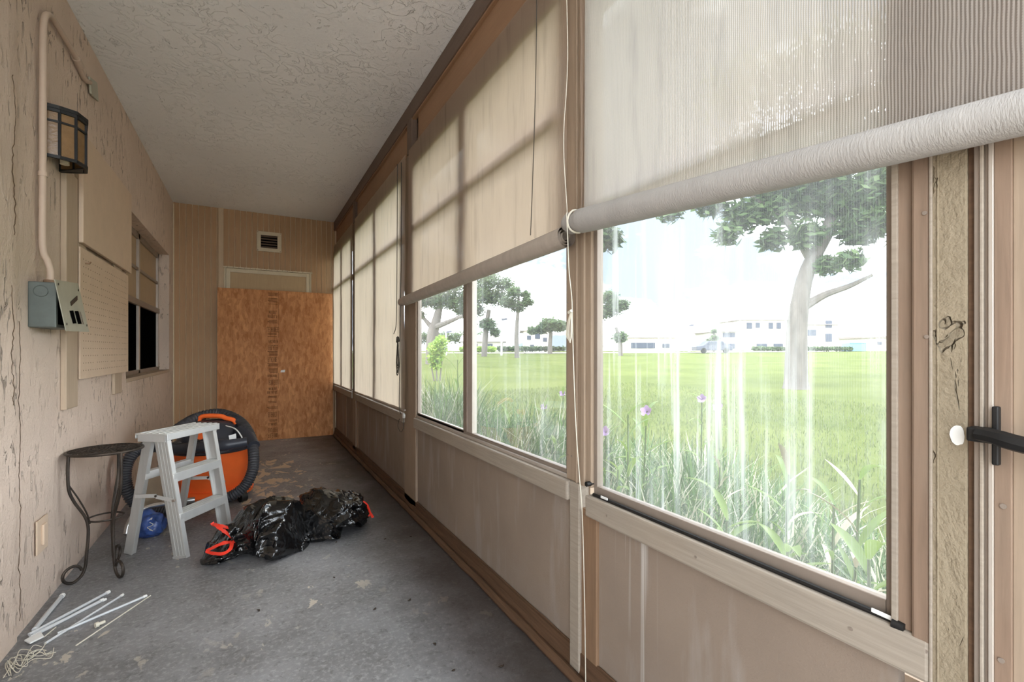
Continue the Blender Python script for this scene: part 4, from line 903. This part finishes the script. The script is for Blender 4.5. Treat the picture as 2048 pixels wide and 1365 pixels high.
plant('petunia_plant', 'tall lilac flowered plant at the left of the largest window', 1293, 828, 1.75, 9, .17, .026, .9, True, 1)
plant('petunia_plant', 'upright leafy stem beside the lilac flower, near the left window edge', 1256, 830, 1.55, 10, .19, .028, 1.1, False, 2)
plant('petunia_plant', 'small lilac flower plant close beside the central post', 1211, 868, 1.7, 7, .15, .022, .9, True, 3)
plant('petunia_plant', 'lilac flowered plant seen through the sliding window right pane', 1089, 817, 2.0, 9, .17, .024, .9, True, 4)
plant('petunia_plant', 'lilac flowered plant at the right edge of the sliding window', 1126, 790, 2.3, 8, .16, .022, .9, True, 5)
plant('petunia_plant', 'pale flowered plant far back in the bed, upper middle of the largest window', 1404, 802, 2.5, 8, .16, .022, .9, True, 6)
plant('petunia_plant', 'pale flowered plant just right of another flower, upper middle', 1436, 818, 2.45, 8, .16, .022, .9, True, 7)
plant('broadleaf_weed', 'broad leaved weed with two raised leaves at the bottom middle of the window', 1455, 1042, 1.38, 6, .15, .032, 1.0, False, 8, False, .75)
plant('broadleaf_weed', 'arching broad leaved weed low in front of the white streaks', 1575, 1105, 1.30, 7, .15, .03, .9, False, 9, False, .7)
plant('broadleaf_weed', 'wide upright leaf plant at the lower right window corner', 1738, 1120, 1.22, 6, .13, .035, 1.3, False, 10, False, .7)
plant('broadleaf_weed', 'part dried weed with straw leaves right of the window middle', 1668, 1010, 1.5, 9, .16, .022, 1.1, False, 11, True, .5)
plant('broadleaf_weed', 'part dried weed left of the white glass streaks', 1440, 920, 1.8, 9, .17, .022, 1.1, False, 12, True, .5)
plant('broadleaf_weed', 'dry tipped weed under the distant tree trunk', 1578, 950, 1.75, 8, .17, .022, 1.1, False, 13, True, .5)
plant('broadleaf_weed', 'low weed at the lower left corner of the largest window', 1236, 940, 1.35, 8, .14, .026, .9, False, 14, False, .5)
plant('broadleaf_weed', 'bent yellow green weed at the lower right of the sliding window', 1112, 890, 1.6, 8, .2, .026, 1.0, False, 15, False, .4)
plant('broadleaf_weed', 'spiky tall weed behind the left sliding pane', 915, 720, 2.0, 8, .24, .022, 1.2, False, 16, False, .5)
plant('broadleaf_weed', 'leafy weed low in the middle of the sliding window', 1020, 850, 1.7, 9, .2, .024, 1.0, False, 17, True, .4)
plant('broadleaf_weed', 'dry streaked weed at the far right above the window corner', 1720, 960, 1.45, 9, .15, .02, 1.1, False, 18, True, .5)

# trees
def foliage(clumps, leaf, cols, seed, dens=1.0):
    r_ = random.Random(seed); mb = MB()
    for (c, rad, n) in clumps:
        n *= 2.2
        tint = r_.uniform(.8, 1.2)
        for i in range(int(n * dens)):
            while True:
                q = Vector((r_.uniform(-1, 1), r_.uniform(-1, 1), r_.uniform(-1, 1)))
                if q.length < 1: break
            q = q * (.55 + .45 * r_.random()); p = c + Vector((q.x * rad, q.y * rad, q.z * rad * .75)); s = leaf * r_.uniform(.6, 1.3)
            a = Vector((r_.gauss(0, 1), r_.gauss(0, 1), r_.gauss(0, 1))).normalized(); b = a.orthogonal().normalized()
            n0 = len(mb.v); mb.v += [tuple(p - a * s), tuple(p - b * s * .45), tuple(p + a * s), tuple(p + b * s * .45)]; mb.f.append((n0, n0+1, n0+2, n0+3))
            mb.c += [(*sc_(r_.choice(cols), tint), 1)] * 4
    return mb
def tree(name, label, trunk, branches, clumps, leaf, cols, seed, group='trees beyond the lawn'):
    base = ground(Vector(trunk[0][0])); o = thing(name, label, 'tree', base, group)
    P = [Vector(p) for p, r in trunk]; P[0] = base - Vector((0, 0, .1)); sp = smooth_path(P, 24); R = [r for p, r in trunk]; rr_ = [np.interp(i / 24 * (len(R) - 1), range(len(R)), R) for i in range(25)]
    tk = obj('trunk', MB().tube(sp, rr_, 14), M['bark'], o, smooth=True)
    for br in branches:
        sp = smooth_path([p for p, r in br], 16); R = [r for p, r in br]; obj('branch', MB().tube(sp, [np.interp(i / 16 * (len(R) - 1), range(len(R)), R) for i in range(17)], 8), M['bark'], tk, smooth=True)
    if clumps: obj('foliage', foliage(clumps, leaf, cols, seed), M['leaf'], o, kind='stuff')
    return o
OAK = [(.085, .14, .05), (.11, .17, .065), (.065, .11, .045), (.14, .20, .08)]
D = 13.8
ck_ = [(1650, 400, D, .95, 620), (1720, 455, 13, .75, 420), (1745, 380, 13, .9, 520), (1560, 410, 14, .95, 520), (1490, 430, 14.2, .8, 380), (1610, 470, 13.4, .6, 260), (1420, 410, 14.4, .6, 240), (1455, 470, 14, .5, 150), (1650, 530, 13.6, .45, 150), (1545, 480, 14, .5, 170), (1340, 425, 15, .5, 150), (1215, 478, 15, .65, 300), (1205, 425, 15, .7, 250),
       (1700, 520, 13, .45, 130), (1700, 400, 13.3, .8, 420), (1640, 350, 13.5, .8, 420), (1580, 370, 13.6, .7, 320), (1745, 445, 12.8, .6, 300), (1530, 370, 14, .7, 280), (1590, 330, 13.5, 1.5, 800), (1700, 280, 13.5, 1.7, 900), (1800, 330, 13, 1.4, 600), (1480, 320, 14, 1.4, 500), (1850, 450, 13, 1.2, 500), (1650, 150, 13, 2, 900), (1780, 120, 13, 2, 800), (1500, 180, 14, 1.8, 600)]
tb_ = at(1592, 781, D)
tree('oak_tree', 'large oak with a thick grey trunk standing on the lawn', [(tb_, .40), (at(1592, 762, D), .31), (at(1593, 690, D), .28), (at(1598, 620, D), .25), (at(1615, 540, D), .2), (at(1660, 450, D), .18), (at(1690, 330, D), .10)],
     [[(at(1606, 615, D), .14), (at(1650, 590, 13.6), .10), (at(1700, 572, 13.3), .07), (at(1745, 550, 13), .04)], [(at(1622, 520, D), .13), (at(1570, 440, D), .08), (at(1500, 390, 14), .05)], [(at(1650, 470, D), .12), (at(1720, 420, 13.4), .08), (at(1765, 380, 13), .05)]],
     [(at(u, v, d), r, n) for u, v, d, r, n in ck_], .15, OAK, 2)
D2 = 30
tree('oak_tree', 'spreading oak behind the left sliding pane', [(at(866, 705, D2), .5), (at(866, 670, D2), .38), (at(872, 645, D2), .3), (at(880, 610, D2), .2)],
     [[(at(870, 655, D2), .2), (at(895, 645, 29), .16), (at(925, 632, 29), .1)], [(at(868, 660, D2), .2), (at(850, 640, D2), .12), (at(838, 628, D2), .08)]],
     [(at(u, v, D2), r, n) for u, v, r, n in ((850, 600, 1.0, 500), (880, 600, 1.0, 600), (912, 605, .9, 500), (900, 570, 1.3, 600), (845, 570, 1.3, 500), (838, 630, .5, 150), (925, 625, .6, 250), (890, 535, 1.6, 700), (940, 590, .9, 300))], .12, OAK, 3)
D3 = 42
tree('pine_tree', 'tall tree with a thin dark trunk behind the right sliding pane', [(at(1034, 705, D3), .22), (at(1033, 670, D3), .18), (at(1036, 620, D3), .15), (at(1038, 575, D3), .08)], [],
     [(at(u, v, D3), r, n) for u, v, r, n in ((1035, 612, 1.0, 420), (1055, 605, .7, 260), (1015, 605, .9, 350), (1028, 585, .9, 320), (1050, 590, .6, 200))], .15, OAK, 4)
tree('broad_tree', 'dense green tree between the sliding panes and the thin trunked tree', [(at(968, 705, 46), .3), (at(972, 660, 46), .25), (at(978, 620, 46), .2)], [],
     [(at(u, v, 46), r, n) for u, v, r, n in ((965, 590, 1.7, 800), (992, 595, 1.5, 700), (975, 560, 1.8, 800), (950, 620, 1.2, 500), (975, 650, 1.1, 420), (990, 665, .7, 200), (1010, 570, 1.2, 400))], .16, OAK, 5)
tree('round_tree', 'rounded grey green tree behind the two storey house', [(at(1100, 705, 56), .3), (at(1100, 690, 56), .25), (at(1102, 665, 56), .2)], [],
     [(at(u, v, 56), r, n) for u, v, r, n in ((1100, 650, 1.4, 700), (1120, 652, 1.2, 600), (1085, 658, 1.0, 400), (1065, 662, .8, 200))], .2, OAK, 6)
tree('round_tree', 'rounded tree seen just right of the central post', [(at(1241, 704, 48), .25), (at(1240, 685, 48), .2), (at(1232, 655, 48), .15)], [],
     [(at(u, v, 48), r, n) for u, v, r, n in ((1225, 615, 1.5, 900), (1205, 625, 1.2, 600), (1245, 610, .9, 400), (1220, 595, 1.1, 400), (1240, 675, .9, 420))], .18, OAK, 7)
tree('palm_clump', 'dark clump of small trees by the parked van', [(at(1428, 706, 61), .2), (at(1428, 690, 61), .15), (at(1428, 660, 61), .1)], [], [(at(u, v, 61), r, n) for u, v, r, n in ((1424, 686, 1.0, 260), (1430, 678, .8, 160), (1428, 663, .5, 80))], .2, OAK, 8)
LIME = [(.30, .42, .08), (.38, .48, .10), (.22, .36, .07)]
def bush(name, label, clumps, leaf, cols, seed, base, group='shrubs beyond the lawn'):
    o = thing(name, label, 'bush', ground(base), group); obj('foliage', foliage(clumps, leaf, cols, seed), M['leaf'], o, kind='stuff')
    b0 = ground(base)
    for k in range(3): obj('stem', MB().tube([b0 + Vector((.1 * k - .1, 0, -.05)), b0 + Vector((.25 * k - .25, .1, .9))], [.03, .015], 6), M['bark'], o)
    return o
bush('lime_shrub', 'yellow green shrub behind the left sliding pane', [(at(876, 698, 17), .45, 420), (at(870, 718, 17), .35, 260), (at(882, 682, 17), .3, 200), (at(872, 732, 17), .25, 120)], .06, LIME, 9, at(874, 745, 17))
bush('clipped_hedge', 'low clipped green hedge at the far left of the path', [(at(u, 699, 55), .55, 200) for u in range(925, 990, 6)], .14, LIME, 10, at(955, 704, 55))
bush('dark_hedge', 'dark low shrubs by the road right of the hedge', [(at(u, 698, 57), .5, 130) for u in range(1000, 1130, 9)], .15, OAK, 11, at(1050, 704, 57))
bush('dark_hedge', 'long low shrubs in front of the two storey building', [(at(u, 698, 57), .45, 90) for u in range(1510, 1700, 9)], .15, OAK, 12, at(1600, 704, 57))
bush('tree_line', 'hazy tree line on the horizon behind the left sliding pane', [(at(u, 676, 98), 2.2, 260) for u in range(835, 965, 14)], .25, OAK, 13, at(900, 703, 98))

# houses
RV = Vector((CS, -SN, 0)); FV = Vector((SN, CS, 0))
def house(name, label, u0, u1, vt, d, roof, wins, deep=8, wallm='housewall', group='houses across the road'):
    p0 = at(u0, 706, d); p1 = at(u1, 706, d); g = min(zg(p0.x, p0.y), zg(p1.x, p1.y)) - .2; h = CH + (V0 - vt) / F * d
    o = thing(name, label, 'building', (p0.x, p0.y, g), group)
    P = [Vector((p0.x, p0.y, g)), Vector((p1.x, p1.y, g))]; P += [P[1] + FV * deep, P[0] + FV * deep]
    obj('wall', MB().prism(P, (0, 0, h - g)), M[wallm], o)
    if roof > 0:
        e = .5; a, b = P[0] - RV * e - FV * e, P[1] + RV * e - FV * e; c_, d_ = P[2] + RV * e + FV * e, P[3] - RV * e + FV * e; up = Vector((0, 0, h - g)); m1, m2 = (a + d_) / 2 + Vector((0, 0, roof)), (b + c_) / 2 + Vector((0, 0, roof))
        vs = [a + up, b + up, c_ + up, d_ + up, m1 + up, m2 + up]; obj('roof', MB().add(vs, [(0, 1, 5, 4), (2, 3, 4, 5), (1, 2, 5), (3, 0, 4), (3, 2, 1, 0)]), M['roof'], o)
    else: obj('roof', MB().prism([p + Vector((0, 0, h - g)) + (-RV if i in (0, 3) else RV) * .3 + (-FV if i < 2 else FV) * .3 for i, p in enumerate(P)], (0, 0, .3)), M['roof'], o)
    for (a, b, va_, vb_) in wins:
        q0, q1 = at(a, va_, d - .12), at(b, vb_, d - .12)
        wq = [Vector((q0.x, q0.y, q1.z)), Vector((q1.x, q1.y, q1.z)), Vector((q1.x, q1.y, q0.z)), Vector((q0.x, q0.y, q0.z))]
        wo = obj('window', MB().prism(wq, FV * .1), M['window_dark'], o)
    return o
house('two_storey_house', 'pale two storey house right of the thin trunked tree', 1048, 1102, 662, 66, 1.6, [(1054, 1062, 672, 680), (1070, 1080, 668, 678), (1086, 1094, 676, 684), (1060, 1068, 690, 700)])
house('low_house', 'long low pale house behind the clipped hedge', 925, 1005, 684, 70, 1.2, [(945, 955, 688, 694), (975, 985, 688, 694)])
house('low_house', 'long low white building right of the rounded tree', 1252, 1350, 676, 66, 1.0, [(1262, 1310, 686, 697), (1325, 1340, 688, 696)])
house('small_house', 'small pale house with a dark window band by the parked van', 1436, 1478, 664, 64, 1.2, [(1446, 1470, 666, 675), (1452, 1470, 688, 698)])
house('apartment_block', 'large pale two storey building left of the oak trunk', 1488, 1574, 640, 68, 1.0, [(1494, 1504, 646, 658), (1512, 1520, 646, 656), (1538, 1546, 646, 658), (1554, 1562, 646, 658), (1514, 1534, 688, 698), (1548, 1566, 688, 698)])
house('apartment_block', 'pale building with a tall dark window right of the oak trunk', 1606, 1676, 650, 66, 1.6, [(1610, 1632, 660, 672), (1652, 1664, 642, 656), (1652, 1664, 668, 684)])
house('low_house', 'pale flat house at the far right edge of the window', 1752, 1800, 676, 70, 0, [(1756, 1764, 684, 690)])
dp = at(1716, 705, 58); db = thing('blue_container', 'pale blue container by the road at the right', 'container', ground(dp))
g0 = ground(dp); q0, q1 = at(1700, 700, 58), at(1733, 700, 58); hh = 1.0
obj('body', MB().prism([Vector((q0.x, q0.y, g0.z)), Vector((q1.x, q1.y, g0.z)), Vector((q1.x, q1.y, g0.z)) + FV * 1.5, Vector((q0.x, q0.y, g0.z)) + FV * 1.5], (0, 0, hh)), M['bluebin'], db, bevel=.05)
obj('lid', MB().prism([Vector((q0.x, q0.y, g0.z + hh)) - RV * .05 - FV * .05, Vector((q1.x, q1.y, g0.z + hh)) + RV * .05 - FV * .05, Vector((q1.x, q1.y, g0.z + hh + .15)) + FV * 1.55, Vector((q0.x, q0.y, g0.z + hh + .15)) + FV * 1.55], (0, 0, .06)), M['bluebin'], db)
cp = ground(at(1430, 706, 55)); van = thing('parked_car', 'grey parked car in front of the small house', 'car', cp)
def cpt(a, b, z): return cp + RV * a + FV * b + Vector((0, 0, z))
prof = [(-2.1, .35), (-2.15, .8), (-1.3, .95), (-.7, 1.45), (.9, 1.45), (1.6, .95), (2.1, .85), (2.1, .35)]
obj('body', MB().prism([cpt(a, 0, z) for a, z in prof], FV * 1.7), M['carpaint'], van, bevel=.06)
for a in (-1.3, 1.3): obj('wheel', MB().tube([cpt(a, -.02, .32), cpt(a, .2, .32)], .32, 14), M['black'], van)
obj('side_window', MB().prism([cpt(-.95, -.01, 1.0), cpt(1.2, -.01, 1.0), cpt(.8, -.01, 1.36), cpt(-.6, -.01, 1.36)], FV * .02), M['window_dark'], van)
for u, vt_, d, lab in ((892, 665, 50, 'white pole behind the left sliding pane'), (1003, 640, 50, 'white pole left of the thin trunked tree'), (1378, 652, 60, 'thin lamp post right of the low white building')):
    g0 = ground(at(u, 704, d)); tp_ = at(u, vt_, d); po = thing('lamp_post', lab, 'pole', g0, 'poles across the road')
    obj('pole', MB().tube([g0, tp_], [.12, .08], 8), M['white'], po, smooth=True); obj('lamp_head', MB().bar(tp_, tp_ + RV * .6 + Vector((0, 0, .1)), .2, .12, (0, 0, 1)), M['carpaint'], po)
rk = onz(1230, 748, -.11); tag(lump('garden_stone', (rk.x, rk.y, -.06), (.30, .26, .17), M['bark'], 2.2, sub=3, amp=.12, fz=-.13), 'rounded grey stone lying on the lawn at the left', 'stone')
